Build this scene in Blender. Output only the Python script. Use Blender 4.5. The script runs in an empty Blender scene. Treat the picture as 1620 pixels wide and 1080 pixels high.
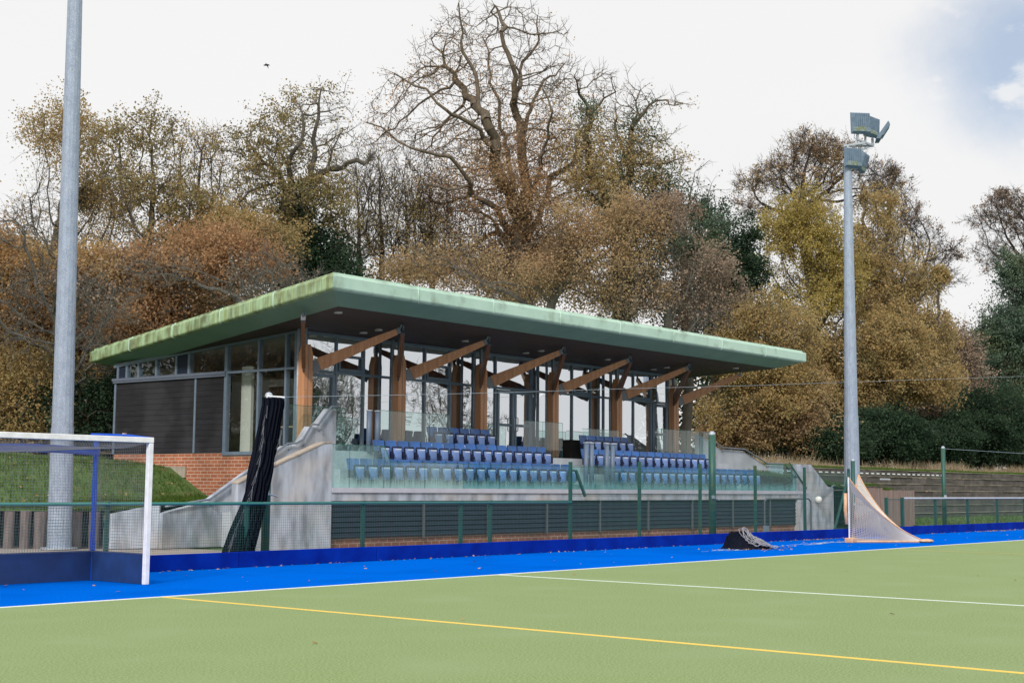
import bpy, math, random
import numpy as np
from mathutils import Vector, Matrix
random.seed(7); rng = np.random.default_rng(11)
S = bpy.context.scene
COL = S.collection
# ------------------------------------------------------------------ camera
FPX = 2250.0; CH = 1.50
_p = math.radians(5.844); _r = math.radians(.481); _a = math.radians(39.16)
_F = np.array([math.cos(_a)*math.cos(_p), math.sin(_a)*math.cos(_p), math.sin(_p)])
_R0 = np.array([math.sin(_a), -math.cos(_a), 0.0]); _U0 = np.cross(_R0, _F)
_R = _R0*math.cos(_r)+_U0*math.sin(_r); _U = -_R0*math.sin(_r)+_U0*math.cos(_r)
cam = bpy.data.cameras.new('camera'); cam.sensor_width = 36; cam.lens = FPX/1620*36
cam.clip_start = .1; cam.clip_end = 3000
camo = bpy.data.objects.new('camera', cam); COL.objects.link(camo)
camo.matrix_world = Matrix(((_R[0], _U[0], -_F[0], 0), (_R[1], _U[1], -_F[1], 0), (_R[2], _U[2], -_F[2], CH), (0, 0, 0, 1)))
S.camera = camo
def at(u, v, d):            # the place d metres in front of the camera that projects to photo pixel (u, v)
    q = (_F+_R*((u-810)/FPX)+_U*((540-v)/FPX))*d
    return np.array([q[0], q[1], q[2]+CH])
# ------------------------------------------------------------------ sky, sun
SUN_EL = math.radians(32); SUN_DIR = Vector((-.80, -.42, 0)).normalized()
w = bpy.data.worlds.new('World'); S.world = w; w.use_nodes = True
nt = w.node_tree; N = nt.nodes; Lk = nt.links
for n in list(N): N.remove(n)
out = N.new('ShaderNodeOutputWorld'); bg = N.new('ShaderNodeBackground'); bg.inputs[1].default_value = .1
sky = N.new('ShaderNodeTexSky'); sky.sky_type = 'NISHITA'; sky.sun_disc = False
sky.sun_elevation = SUN_EL; sky.sun_rotation = math.atan2(SUN_DIR.x, SUN_DIR.y)
tc = N.new('ShaderNodeTexCoord')
def wn(t, **k):
    n = N.new(t)
    for a, b in k.items(): setattr(n, a, b)
    return n
def wmath(op, a, b=None, clamp=False):
    n = wn('ShaderNodeMath', operation=op, use_clamp=clamp)
    for i, x in enumerate((a, b)):
        if x is None: continue
        if isinstance(x, (int, float)): n.inputs[i].default_value = x
        else: Lk.new(x, n.inputs[i])
    return n.outputs[0]
def wnoise(scale, detail, sx=1, sy=1, sz=1, rough=.5):
    mp = wn('ShaderNodeMapping'); mp.inputs['Scale'].default_value = (sx, sy, sz)
    Lk.new(tc.outputs['Generated'], mp.inputs[0])
    n = wn('ShaderNodeTexNoise'); n.inputs['Scale'].default_value = scale; n.inputs['Detail'].default_value = detail
    n.inputs['Roughness'].default_value = rough
    Lk.new(mp.outputs[0], n.inputs[0]); return n.outputs[0]
def wring(u, v, r0, r1, namp, nsc, zs=1.0):      # 1 inside a ragged gap in the cloud round a direction
    d = at(u, v, 1.0)-np.array([0, 0, CH]); d = d/np.linalg.norm(d)
    s = wn('ShaderNodeVectorMath', operation='SUBTRACT'); Lk.new(tc.outputs['Generated'], s.inputs[0]); s.inputs[1].default_value = tuple(d)
    m = wn('ShaderNodeVectorMath', operation='MULTIPLY'); Lk.new(s.outputs[0], m.inputs[0]); m.inputs[1].default_value = (1, 1, zs)
    l = wn('ShaderNodeVectorMath', operation='LENGTH'); Lk.new(m.outputs[0], l.inputs[0])
    nz = wnoise(nsc, 6, rough=.6)
    dd = wmath('ADD', l.outputs['Value'], wmath('MULTIPLY', wmath('SUBTRACT', nz, .5), namp))
    mr = wn('ShaderNodeMapRange', interpolation_type='SMOOTHSTEP'); Lk.new(dd, mr.inputs[0])
    mr.inputs[1].default_value = r0; mr.inputs[2].default_value = r1; mr.inputs[3].default_value = 1; mr.inputs[4].default_value = 0
    return mr.outputs[0]
gap = wring(1640, 90, .012, .105, .11, 9, 1.3)
gap2 = wring(700, -2400, .25, .6, .5, 3)
puffs = wnoise(24, 5, 1, 1, 1.7, .55)
pm = wn('ShaderNodeMapRange', interpolation_type='SMOOTHSTEP'); Lk.new(puffs, pm.inputs[0]); pm.inputs[1].default_value = .53; pm.inputs[2].default_value = .72
gap = wmath('MULTIPLY', gap, wmath('SUBTRACT', 1.0, wmath('MULTIPLY', pm.outputs[0], .8)))
gapt = wmath('MAXIMUM', gap, gap2, True)
sep = wn('ShaderNodeSeparateXYZ'); Lk.new(tc.outputs['Generated'], sep.inputs[0])
el = wn('ShaderNodeMapRange', interpolation_type='SMOOTHSTEP'); Lk.new(sep.outputs[2], el.inputs[0])
el.inputs[1].default_value = .42; el.inputs[2].default_value = .95; el.inputs[3].default_value = 1.0; el.inputs[4].default_value = 1.9
cl = wn('ShaderNodeVectorMath', operation='SCALE'); cl.inputs[0].default_value = (9.1, 9.08, 9.08); Lk.new(el.outputs[0], cl.inputs['Scale'])
soft = wmath('ADD', wmath('MULTIPLY', wnoise(3.2, 4, 1, 1, 2.5), .08), .96)
cl2 = wn('ShaderNodeVectorMath', operation='SCALE'); Lk.new(cl.outputs[0], cl2.inputs[0]); Lk.new(soft, cl2.inputs['Scale'])
blue = wn('ShaderNodeMixRGB'); blue.inputs[0].default_value = .55; Lk.new(sky.outputs[0], blue.inputs[1]); blue.inputs[2].default_value = (6.7, 7.5, 8.9, 1)
mx = wn('ShaderNodeMixRGB'); Lk.new(gapt, mx.inputs[0]); Lk.new(cl2.outputs[0], mx.inputs[1]); Lk.new(blue.outputs[0], mx.inputs[2])
Lk.new(mx.outputs[0], bg.inputs[0]); Lk.new(bg.outputs[0], out.inputs[0])
sl = bpy.data.lights.new('sun', 'SUN'); sl.energy = 2.9; sl.angle = math.radians(7); sl.color = (1, .95, .87)
so = bpy.data.objects.new('sun', sl); COL.objects.link(so)
sd = Vector((SUN_DIR.x*math.cos(SUN_EL), SUN_DIR.y*math.cos(SUN_EL), math.sin(SUN_EL)))
so.rotation_euler = sd.to_track_quat('Z', 'Y').to_euler(); so.location = (0, 0, 40)
S.view_settings.view_transform = 'Standard'; S.view_settings.look = 'None'
S.view_settings.exposure = 0.0; S.view_settings.gamma = 1
S.render.engine = 'CYCLES'; S.cycles.max_bounces = 8; S.cycles.transparent_max_bounces = 24
# ------------------------------------------------------------------ materials
def mat(name, col, rough=.7, col2=None, scale=3.0, detail=5, stretch=(1, 1, 1), lo=.35, hi=.65, metallic=0, bump=0, bscale=40,
        col3=None, scale3=.3, amt3=.5, spec=.5, stretch3=(1, 1, 1), lo3=.45, hi3=.7):
    m = bpy.data.materials.new(name); m.use_nodes = True; t = m.node_tree; n = t.nodes; l = t.links
    b = n['Principled BSDF']; b.inputs['Roughness'].default_value = rough; b.inputs['Metallic'].default_value = metallic
    b.inputs['Specular IOR Level'].default_value = spec
    b.inputs['Base Color'].default_value = (*col, 1)
    co = n.new('ShaderNodeTexCoord')
    def nz(sc, st, dt=detail):
        mp = n.new('ShaderNodeMapping'); mp.inputs['Scale'].default_value = st; l.new(co.outputs['Object'], mp.inputs[0])
        x = n.new('ShaderNodeTexNoise'); x.inputs['Scale'].default_value = sc; x.inputs['Detail'].default_value = dt
        l.new(mp.outputs[0], x.inputs[0]); return x.outputs[0]
    last = None
    if col2 is not None:
        mr = n.new('ShaderNodeMapRange'); l.new(nz(scale, stretch), mr.inputs[0]); mr.inputs[1].default_value = lo; mr.inputs[2].default_value = hi
        mi = n.new('ShaderNodeMixRGB'); l.new(mr.outputs[0], mi.inputs[0]); mi.inputs[1].default_value = (*col, 1); mi.inputs[2].default_value = (*col2, 1)
        last = mi.outputs[0]
    if col3 is not None:
        mr = n.new('ShaderNodeMapRange'); l.new(nz(scale3, stretch3), mr.inputs[0]); mr.inputs[1].default_value = lo3; mr.inputs[2].default_value = hi3; mr.inputs[4].default_value = amt3
        mi = n.new('ShaderNodeMixRGB'); l.new(mr.outputs[0], mi.inputs[0])
        if last: l.new(last, mi.inputs[1])
        else: mi.inputs[1].default_value = (*col, 1)
        mi.inputs[2].default_value = (*col3, 1); last = mi.outputs[0]
    if last: l.new(last, b.inputs['Base Color'])
    if bump:
        bp = n.new('ShaderNodeBump'); bp.inputs['Strength'].default_value = bump; bp.inputs['Distance'].default_value = .02
        l.new(nz(bscale, (1, 1, 1), 3), bp.inputs['Height']); l.new(bp.outputs[0], b.inputs['Normal'])
    return m
def brick(name, axis, c1, c2, mortar):
    m = bpy.data.materials.new(name); m.use_nodes = True; t = m.node_tree; n = t.nodes; l = t.links; b = n['Principled BSDF']; b.inputs['Roughness'].default_value = .9
    co = n.new('ShaderNodeTexCoord'); sp = n.new('ShaderNodeSeparateXYZ'); l.new(co.outputs['Object'], sp.inputs[0])
    cb = n.new('ShaderNodeCombineXYZ'); l.new(sp.outputs[axis], cb.inputs[0]); l.new(sp.outputs[2], cb.inputs[1])
    br = n.new('ShaderNodeTexBrick'); l.new(cb.outputs[0], br.inputs[0]); br.inputs['Scale'].default_value = 1
    br.inputs['Brick Width'].default_value = .3; br.inputs['Row Height'].default_value = .1; br.inputs['Mortar Size'].default_value = .011; br.inputs['Mortar Smooth'].default_value = .2
    br.inputs['Color1'].default_value = (*c1, 1); br.inputs['Color2'].default_value = (*c2, 1); br.inputs['Mortar'].default_value = (*mortar, 1)
    nz = n.new('ShaderNodeTexNoise'); nz.inputs['Scale'].default_value = 1.3; nz.inputs['Detail'].default_value = 5; l.new(co.outputs['Object'], nz.inputs[0])
    mr = n.new('ShaderNodeMapRange'); l.new(nz.outputs[0], mr.inputs[0]); mr.inputs[1].default_value = .3; mr.inputs[2].default_value = .7; mr.inputs[3].default_value = .72; mr.inputs[4].default_value = 1.15
    mu = n.new('ShaderNodeVectorMath'); mu.operation = 'SCALE'; l.new(br.outputs[0], mu.inputs[0]); l.new(mr.outputs[0], mu.inputs['Scale'])
    l.new(mu.outputs[0], b.inputs['Base Color'])
    bp = n.new('ShaderNodeBump'); bp.inputs['Strength'].default_value = .5; bp.inputs['Distance'].default_value = .01; bp.invert = True
    l.new(br.outputs[1], bp.inputs['Height']); l.new(bp.outputs[0], b.inputs['Normal'])
    return m
def glass(name, refl, tint, haze=0.0, hazecol=(.6, .7, .7), gcol=(1, 1, 1), wob=0.0, streak=0.0, edge=.35):
    m = bpy.data.materials.new(name); m.use_nodes = True; t = m.node_tree; n = t.nodes; l = t.links; n.remove(n['Principled BSDF']); o = n['Material Output']
    tr = n.new('ShaderNodeBsdfTransparent'); tr.inputs[0].default_value = (*tint, 1)
    gl = n.new('ShaderNodeBsdfGlossy'); gl.inputs[0].default_value = (*gcol, 1); gl.inputs['Roughness'].default_value = 0.0
    lw = n.new('ShaderNodeLayerWeight'); lw.inputs[0].default_value = .25
    ma = n.new('ShaderNodeMath'); ma.operation = 'MULTIPLY_ADD'; ma.use_clamp = True; l.new(lw.outputs['Facing'], ma.inputs[0]); ma.inputs[1].default_value = edge; ma.inputs[2].default_value = refl
    mx = n.new('ShaderNodeMixShader'); l.new(ma.outputs[0], mx.inputs[0]); l.new(tr.outputs[0], mx.inputs[1]); l.new(gl.outputs[0], mx.inputs[2]); last = mx
    co = n.new('ShaderNodeTexCoord')
    if wob:
        nz = n.new('ShaderNodeTexNoise'); nz.inputs['Scale'].default_value = 1.1; nz.inputs['Detail'].default_value = 1; l.new(co.outputs['Object'], nz.inputs[0])
        bp = n.new('ShaderNodeBump'); bp.inputs['Strength'].default_value = wob; bp.inputs['Distance'].default_value = .05; l.new(nz.outputs[0], bp.inputs['Height']); l.new(bp.outputs[0], gl.inputs['Normal'])
    if haze:
        df = n.new('ShaderNodeBsdfDiffuse'); df.inputs[0].default_value = (*hazecol, 1)
        mp = n.new('ShaderNodeMapping'); mp.inputs['Scale'].default_value = (1, 1, .35); l.new(co.outputs['Object'], mp.inputs[0])
        nz = n.new('ShaderNodeTexNoise'); nz.inputs['Scale'].default_value = 2.3; nz.inputs['Detail'].default_value = 6; l.new(mp.outputs[0], nz.inputs[0])
        mr = n.new('ShaderNodeMapRange'); l.new(nz.outputs[0], mr.inputs[0]); mr.inputs[1].default_value = .3; mr.inputs[2].default_value = .7; mr.inputs[3].default_value = haze*.5; mr.inputs[4].default_value = haze*1.5
        f = mr.outputs[0]
        if streak:      # lime streaks washed down the foot of each pane
            sp = n.new('ShaderNodeSeparateXYZ'); l.new(co.outputs['Object'], sp.inputs[0])
            mp2 = n.new('ShaderNodeMapping'); mp2.inputs['Scale'].default_value = (14, 14, .8); l.new(co.outputs['Object'], mp2.inputs[0])
            n2 = n.new('ShaderNodeTexNoise'); n2.inputs['Scale'].default_value = 1.5; n2.inputs['Detail'].default_value = 4; l.new(mp2.outputs[0], n2.inputs[0])
            zz = n.new('ShaderNodeMath'); zz.operation = 'MULTIPLY_ADD'; l.new(n2.outputs[0], zz.inputs[0]); zz.inputs[1].default_value = -.45; l.new(sp.outputs[2], zz.inputs[2])
            m3 = n.new('ShaderNodeMapRange'); l.new(zz.outputs[0], m3.inputs[0]); m3.inputs[1].default_value = -.17; m3.inputs[2].default_value = .05; m3.inputs[3].default_value = streak; m3.inputs[4].default_value = 0
            ad = n.new('ShaderNodeMath'); ad.operation = 'ADD'; ad.use_clamp = True; l.new(f, ad.inputs[0]); l.new(m3.outputs[0], ad.inputs[1]); f = ad.outputs[0]
        m2 = n.new('ShaderNodeMixShader'); l.new(f, m2.inputs[0]); l.new(last.outputs[0], m2.inputs[1]); l.new(df.outputs[0], m2.inputs[2]); last = m2
    l.new(last.outputs[0], o.inputs[0]); return m
def leafmat(name, ramp, transl=.35, rough=.6):
    m = bpy.data.materials.new(name); m.use_nodes = True; t = m.node_tree; n = t.nodes; l = t.links; n.remove(n['Principled BSDF']); o = n['Material Output']
    a = n.new('ShaderNodeAttribute'); a.attribute_name = 'tone'
    cr = n.new('ShaderNodeValToRGB'); l.new(a.outputs['Fac'], cr.inputs[0]); e = cr.color_ramp.elements
    for i, c in enumerate(ramp):
        p = i/(len(ramp)-1)
        if i == 0: x = e[0]; x.position = 0
        elif i == len(ramp)-1: x = e[-1]; x.position = 1
        else: x = e.new(p)
        x.color = (*c, 1)
    d = n.new('ShaderNodeBsdfDiffuse'); l.new(cr.outputs[0], d.inputs[0]); tl = n.new('ShaderNodeBsdfTranslucent'); l.new(cr.outputs[0], tl.inputs[0])
    mx = n.new('ShaderNodeMixShader'); mx.inputs[0].default_value = transl; l.new(d.outputs[0], mx.inputs[1]); l.new(tl.outputs[0], mx.inputs[2]); l.new(mx.outputs[0], o.inputs[0])
    return m
M = dict(
 turf=mat('turf_green', (.165, .225, .09), .95, (.265, .335, .155), 48, 8, lo=.42, hi=.58, spec=.12, bump=.3, bscale=260, col3=(.235, .305, .15), scale3=.8, amt3=.6),
 blue=mat('turf_blue', (.0005, .092, .50), 1, (.0005, .122, .60), 40, 5, spec=.0, bump=.25, bscale=200, col3=(.0005, .075, .40), scale3=.5, amt3=.6),
 kick=mat('kick_blue', (.0005, .014, .20), .8, (.0005, .026, .29), 2.0, 6, spec=.05),
 navy=mat('goal_board', (.004, .025, .10), .65, (.006, .035, .14), 4),
 goalblue=mat('goal_pole_blue', (.003, .07, .48), .5, spec=.2),
 white=mat('white_paint', (.78, .78, .80), .5, (.66, .66, .68), 8), line=mat('line_white', (.72, .76, .78), .9, (.60, .68, .66), 25), yline=mat('line_yellow', (.80, .52, .07), .9, (.68, .48, .12), 25),
 smear=mat('chalk_white', (.55, .68, .85), .9, (.35, .52, .80), 9),
 conc=mat('concrete', (.37, .41, .49), .85, (.17, .19, .225), 2.4, 10, (1.3, 1.3, .45), .40, .66, bump=.15, bscale=25, col3=(.50, .42, .33), scale3=.8, amt3=.45, stretch3=(1, 1, 1.4)),
 conc2=mat('concrete_pale', (.44, .47, .52), .85, (.33, .36, .40), 1.5, 6, bump=.1),
 strip=mat('parapet_strip', (.42, .43, .50), .6, (.36, .37, .44), 3),
 slab=mat('paving', (.28, .26, .25), .9, (.20, .19, .18), 5),
 steel=mat('galvanised', (.40, .44, .50), .55, (.29, .33, .39), 14, 5, metallic=.25, col3=(.52, .55, .58), scale3=30, amt3=.4),
 pole=mat('pole_galvanised', (.31, .37, .48), .5, (.24, .29, .39), 9, 6, (1, 1, .4), metallic=.15, col3=(.46, .51, .58), scale3=45, amt3=.6, stretch3=(1, 1, .6), lo3=.5, hi3=.64),
 rail=mat('handrail_grey', (.17, .20, .25), .45, metallic=.3), postg=mat('balustrade_post', (.10, .14, .21), .5),
 green=mat('fence_green', (.008, .075, .065), .5, (.01, .06, .05), 6), greenrust=mat('fence_green_old', (.01, .075, .06), .5, (.07, .085, .015), 5, 4, (1, 1, 1), .5, .75),
 railtop=mat('rail_top', (.03, .20, .17), .4), wire=mat('fence_wire', (.03, .13, .11), .5), wirel=mat('wire_pale', (.30, .36, .38), .5),
 frame=mat('window_frame', (.14, .185, .25), .45, (.12, .16, .215), 5), cap=mat('flashing', (.11, .13, .18), .5),
 clad=mat('dark_boarding', (.013, .0125, .016), .65, (.020, .019, .025), 1.6, 6, (1, 1, 5), col3=(.052, .050, .060), scale3=.7, amt3=.4, lo3=.47, hi3=.60, spec=.3),  # paler grey patches paint a sheen into the board colour
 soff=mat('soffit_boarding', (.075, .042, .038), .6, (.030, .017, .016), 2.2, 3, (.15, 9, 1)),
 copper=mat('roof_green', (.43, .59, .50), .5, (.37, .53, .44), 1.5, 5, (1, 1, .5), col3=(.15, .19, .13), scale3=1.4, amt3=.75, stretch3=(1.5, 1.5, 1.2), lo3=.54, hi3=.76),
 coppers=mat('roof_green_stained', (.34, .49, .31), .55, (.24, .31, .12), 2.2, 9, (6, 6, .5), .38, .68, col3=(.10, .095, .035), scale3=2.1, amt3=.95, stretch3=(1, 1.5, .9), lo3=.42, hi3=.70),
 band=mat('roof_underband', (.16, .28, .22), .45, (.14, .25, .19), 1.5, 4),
 wood=mat('glulam', (.56, .27, .14), .55, (.42, .19, .09), 2.2, 7, (6, 6, .5), bump=.05), wood_shade=mat('glulam_shaded', (.21, .085, .04), .5, (.15, .055, .025), 2.2, 7, (5, 5, 1)),
 bolt=mat('bolt', (.5, .48, .45), .4, metallic=.6), bracket=mat('steel_bracket', (.13, .14, .16), .4, metallic=.6),
 louvre=mat('louvre', (.010, .015, .031), .6, (.015, .022, .043), 2, 4, (1, 1, 6), spec=.25),
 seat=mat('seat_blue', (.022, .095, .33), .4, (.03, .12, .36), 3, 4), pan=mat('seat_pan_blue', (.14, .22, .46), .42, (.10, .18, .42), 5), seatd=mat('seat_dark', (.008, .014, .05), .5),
 seatp=mat('seat_pale', (.62, .66, .75), .35),
 int_w=mat('plaster', (.52, .52, .48), .8), int_f=mat('floor_int', (.20, .17, .14), .5), int_c=mat('ceiling_int', (.30, .30, .29), .8), dark=mat('dark_cloth', (.012, .012, .014), .85, (.02, .018, .016), 4), tan=mat('tan_board', (.42, .33, .20), .7), lime=mat('lime_wall', (.40, .38, .10), .7),
 grass=mat('grass', (.050, .105, .022), .95, (.075, .125, .028), 3.5, 7, bump=.6, bscale=30, col3=(.16, .12, .05), scale3=2.2, amt3=.5, lo3=.58, hi3=.72),
 earth=mat('earth', (.22, .16, .11), .95, (.15, .11, .07), 4, bump=.6, bscale=18), gravel=mat('gravel', (.34, .29, .26), .95, (.22, .19, .17), 60, bump=.4, bscale=90),
 sleeper=mat('sleeper', (.050, .044, .040), .85, (.085, .075, .066), 2.0, 7, (.4, 2, 6), bump=.3, bscale=12, col3=(.15, .13, .12), scale3=1.7, amt3=.6),
 edge=mat('worn_edge', (.27, .26, .20), .95, (.12, .12, .08), 1.8, 8, (.5, 1, 1), .4, .6),
 tread=mat('tread_grass', (.10, .115, .05), .95, (.17, .16, .10), 3, 6, bump=.5, bscale=20),
 log=mat('log', (.115, .090, .085), .85, (.19, .155, .145), 4, 6, (3, 3, .5), bump=.2), logbrown=mat('weathered_board', (.17, .12, .10), .85, (.23, .19, .18), 2.5, 7, (6, 6, .3), .4, .6, col3=(.22, .10, .07), scale3=1.5, amt3=.6, stretch3=(3, 3, .3)),
 net=mat('black_net', (.004, .005, .010), .9, (.009, .011, .020), 45, spec=.04), netw=mat('goal_net_grey', (.16, .17, .19), .8), netp=mat('white_net', (.66, .62, .58), .8), orange=mat('orange_tape', (.55, .29, .15), .7, (.60, .40, .27), 9), rope=mat('rope', (.26, .26, .29), .8), netb=mat('net_blue_canvas', (.05, .09, .33), .8, (.08, .12, .38), 5),
 barko=mat('bark_old', (.15, .12, .09), .95, (.085, .068, .052), 5, 6, (2, 2, .6), spec=.1),
 bark=mat('bark', (.060, .050, .042), .9, (.095, .083, .068), 6, 5, (3, 3, .6)), barkg=mat('bark_grey', (.105, .098, .085), .9, (.065, .062, .052), 5, 5, (2, 2, .6)), barkp=mat('bark_dark', (.045, .036, .036), .9), bird=mat('bird_dark', (.02, .02, .022), .8),
 brickx=brick('brick_side', 1, (.40, .135, .065), (.30, .095, .05), (.50, .38, .30)), bricky=brick('brick_plinth', 0, (.22, .085, .055), (.16, .06, .045), (.32, .25, .21)),
 bare=mat('mortar_patch', (.36, .31, .26), .9, (.26, .22, .18), 5), face=mat('floodlight_glass', (.35, .38, .40), .2), flood=mat('floodlight_grey', (.15, .21, .28), .6, (.11, .16, .22), 6, spec=.3), moss=mat('mossy_grey', (.14, .17, .10), .8, (.19, .24, .28), 8, lo=.45, hi=.6),
 down=mat('downlight', (.55, .53, .50), .4), pinkbox=mat('pink_box', (.62, .45, .45), .6), globe=mat('lamp_globe', (.75, .77, .74), .3),
 gwin=glass('window_glass', .62, (.74, .82, .84), gcol=(.92, .96, 1), wob=.04, edge=.45), gside=glass('side_glass', .05, (.88, .93, .92), wob=.02, edge=.18),
 gbal=glass('balustrade_glass', .05, (.76, .90, .87), .05, (.42, .60, .58), edge=.2), gfront=glass('balustrade_glass_stained', .03, (.58, .86, .88), .045, (.2, .48, .50), streak=.45, edge=.12), gedge=mat('glass_edge', (.02, .11, .09), .2),
 gsplash=glass('balustrade_glass_fogged', .05, (.62, .82, .80), .20, (.30, .48, .47), streak=.5, edge=.25),
)
for k in ('seat', 'pan'):      # sun-faded unevenly from seat to seat
    t = M[k].node_tree; b = t.nodes['Principled BSDF']; src = b.inputs['Base Color'].links[0].from_socket; hs = t.nodes.new('ShaderNodeHueSaturation'); oi = t.nodes.new('ShaderNodeObjectInfo')
    mr = t.nodes.new('ShaderNodeMapRange'); mr.inputs[3].default_value = .78; mr.inputs[4].default_value = 1.2; t.links.new(oi.outputs['Random'], mr.inputs[0]); t.links.new(mr.outputs[0], hs.inputs['Value'])
    t.links.new(src, hs.inputs['Color']); t.links.new(hs.outputs[0], b.inputs['Base Color'])
# ------------------------------------------------------------------ mesh building
class MB:
    def __init__(s): s.v = []; s.f = []
    def quad(s, *p):
        b = len(s.v); s.v += [tuple(map(float, q)) for q in p]; s.f.append(tuple(range(b, b+len(p)))); return s
    def box(s, x0, x1, y0, y1, z0, z1):
        b = len(s.v)
        s.v += [(x0, y0, z0), (x1, y0, z0), (x1, y1, z0), (x0, y1, z0), (x0, y0, z1), (x1, y0, z1), (x1, y1, z1), (x0, y1, z1)]
        s.f += [tuple(b+i for i in q) for q in ((0, 3, 2, 1), (4, 5, 6, 7), (0, 1, 5, 4), (1, 2, 6, 5), (2, 3, 7, 6), (3, 0, 4, 7))]; return s
    def prism(s, pts, off):         # polygon (3D points) swept by off
        n = len(pts); b = len(s.v); o = np.array(off, float)
        s.v += [tuple(map(float, p)) for p in pts]+[tuple(map(float, np.array(p, float)+o)) for p in pts]
        s.f.append(tuple(b+i for i in range(n))[::-1]); s.f.append(tuple(b+n+i for i in range(n)))
        for i in range(n): j = (i+1) % n; s.f.append((b+i, b+j, b+n+j, b+n+i))
        return s
    def beam(s, a, c, w, h, w2=None, h2=None, up=(0, 0, 1)):   # rectangular bar from a to c
        a = np.array(a, float); c = np.array(c, float); d = c-a; d /= np.linalg.norm(d)
        up = np.array(up, float); sd = np.cross(d, up); sd /= np.linalg.norm(sd); u2 = np.cross(sd, d)
        w2 = w if w2 is None else w2; h2 = h if h2 is None else h2; b = len(s.v)
        for P, ww, hh in ((a, w, h), (c, w2, h2)):
            for i, j in ((-1, -1), (1, -1), (1, 1), (-1, 1)): s.v.append(tuple(P+sd*ww/2*i+u2*hh/2*j))
        s.f += [tuple(b+i for i in q) for q in ((0, 1, 2, 3), (7, 6, 5, 4), (0, 4, 5, 1), (1, 5, 6, 2), (2, 6, 7, 3), (3, 7, 4, 0))]; return s
    def tube(s, pts, r, n=6, cap=True):
        P = [np.array(p, float) for p in pts]; rr = r if isinstance(r, (list, tuple)) else [r]*len(P); b = len(s.v); ref = None
        for i, p in enumerate(P):
            d = P[min(i+1, len(P)-1)]-P[max(i-1, 0)]; d = d/(np.linalg.norm(d)+1e-9)
            if ref is None: ref = np.array([0, 0, 1.]) if abs(d[2]) < .9 else np.array([1., 0, 0])
            x = np.cross(d, ref); x /= np.linalg.norm(x)+1e-9; y = np.cross(d, x); ref = -y if abs(np.dot(y, d)) < .9 else ref
            ref = np.cross(x, d)
            for k in range(n): a = 2*math.pi*k/n; s.v.append(tuple(p+(x*math.cos(a)+y*math.sin(a))*rr[i]))
        for i in range(len(P)-1):
            for k in range(n): k2 = (k+1) % n; s.f.append((b+i*n+k, b+i*n+k2, b+(i+1)*n+k2, b+(i+1)*n+k))
        if cap: s.f.append(tuple(b+k for k in range(n))[::-1]); s.f.append(tuple(b+(len(P)-1)*n+k for k in range(n)))
        return s
    def grid(s, fn, nu, nv):
        b = len(s.v)
        for i in range(nu+1):
            for j in range(nv+1): s.v.append(tuple(map(float, fn(i/nu, j/nv))))
        for i in range(nu):
            for j in range(nv): a = b+i*(nv+1)+j; s.f.append((a, a+nv+1, a+nv+2, a+1))
        return s
    def sphere(s, c, r, n=8):
        rx, ry, rz = r if isinstance(r, (tuple, list)) else (r, r, r)
        return s.grid(lambda a, b: (c[0]+rx*math.cos(2*math.pi*a)*math.sin(math.pi*b), c[1]+ry*math.sin(2*math.pi*a)*math.sin(math.pi*b), c[2]+rz*math.cos(math.pi*b)), n*2, n)
    def build(s, name, m, parent=None, smooth=False, **k):
        off = np.array(ORG.get(parent.name, (0, 0, 0)) if parent else (0, 0, 0), float)
        v = np.array(s.v, float).reshape(-1, 3)-off
        me = bpy.data.meshes.new(name); me.from_pydata(v.tolist(), [], s.f); me.materials.append(M[m] if isinstance(m, str) else m)
        return link(name, me, parent, smooth, **k)
ORG = {}
def link(name, me, parent=None, smooth=False, bev=0, **k):
    me.update()
    if smooth: me.polygons.foreach_set('use_smooth', [True]*len(me.polygons))
    o = bpy.data.objects.new(name, me); COL.objects.link(o)
    if parent: o.parent = parent; ORG[o.name] = ORG.get(parent.name, (0, 0, 0))
    else: ORG[o.name] = (0, 0, 0)
    if bev: b = o.modifiers.new('bevel', 'BEVEL'); b.width = bev; b.segments = 2; b.limit_method = 'ANGLE'
    for a, b in k.items(): o[a] = b
    return o
def thing(name, loc, label, category, group=None):
    o = bpy.data.objects.new(name, None); COL.objects.link(o); o.location = loc; o.empty_display_size = .1
    o['label'] = label; o['category'] = category
    if group: o['group'] = group
    ORG[o.name] = tuple(loc); return o
def struct(o): o['kind'] = 'structure'; return o
def npmesh(name, V, F, m, parent=None, tone=None, smooth=False, **k):      # V (n,3), F (m,4) or (m,3)
    off = np.array(ORG.get(parent.name, (0, 0, 0)) if parent else (0, 0, 0), float); V = V-off
    me = bpy.data.meshes.new(name); c = F.shape[1]
    me.vertices.add(len(V)); me.vertices.foreach_set('co', V.astype(np.float32).ravel())
    me.loops.add(F.size); me.loops.foreach_set('vertex_index', F.astype(np.int32).ravel())
    me.polygons.add(len(F)); me.polygons.foreach_set('loop_start', np.arange(0, F.size, c, dtype=np.int32))
    try: me.polygons.foreach_set('loop_total', np.full(len(F), c, dtype=np.int32))
    except Exception: pass
    if tone is not None:
        a = me.attributes.new('tone', 'FLOAT', 'FACE'); a.data.foreach_set('value', tone.astype(np.float32))
    me.materials.append(M[m] if isinstance(m, str) else m); me.update(calc_edges=True)
    return link(name, me, parent, smooth, **k)
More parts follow.
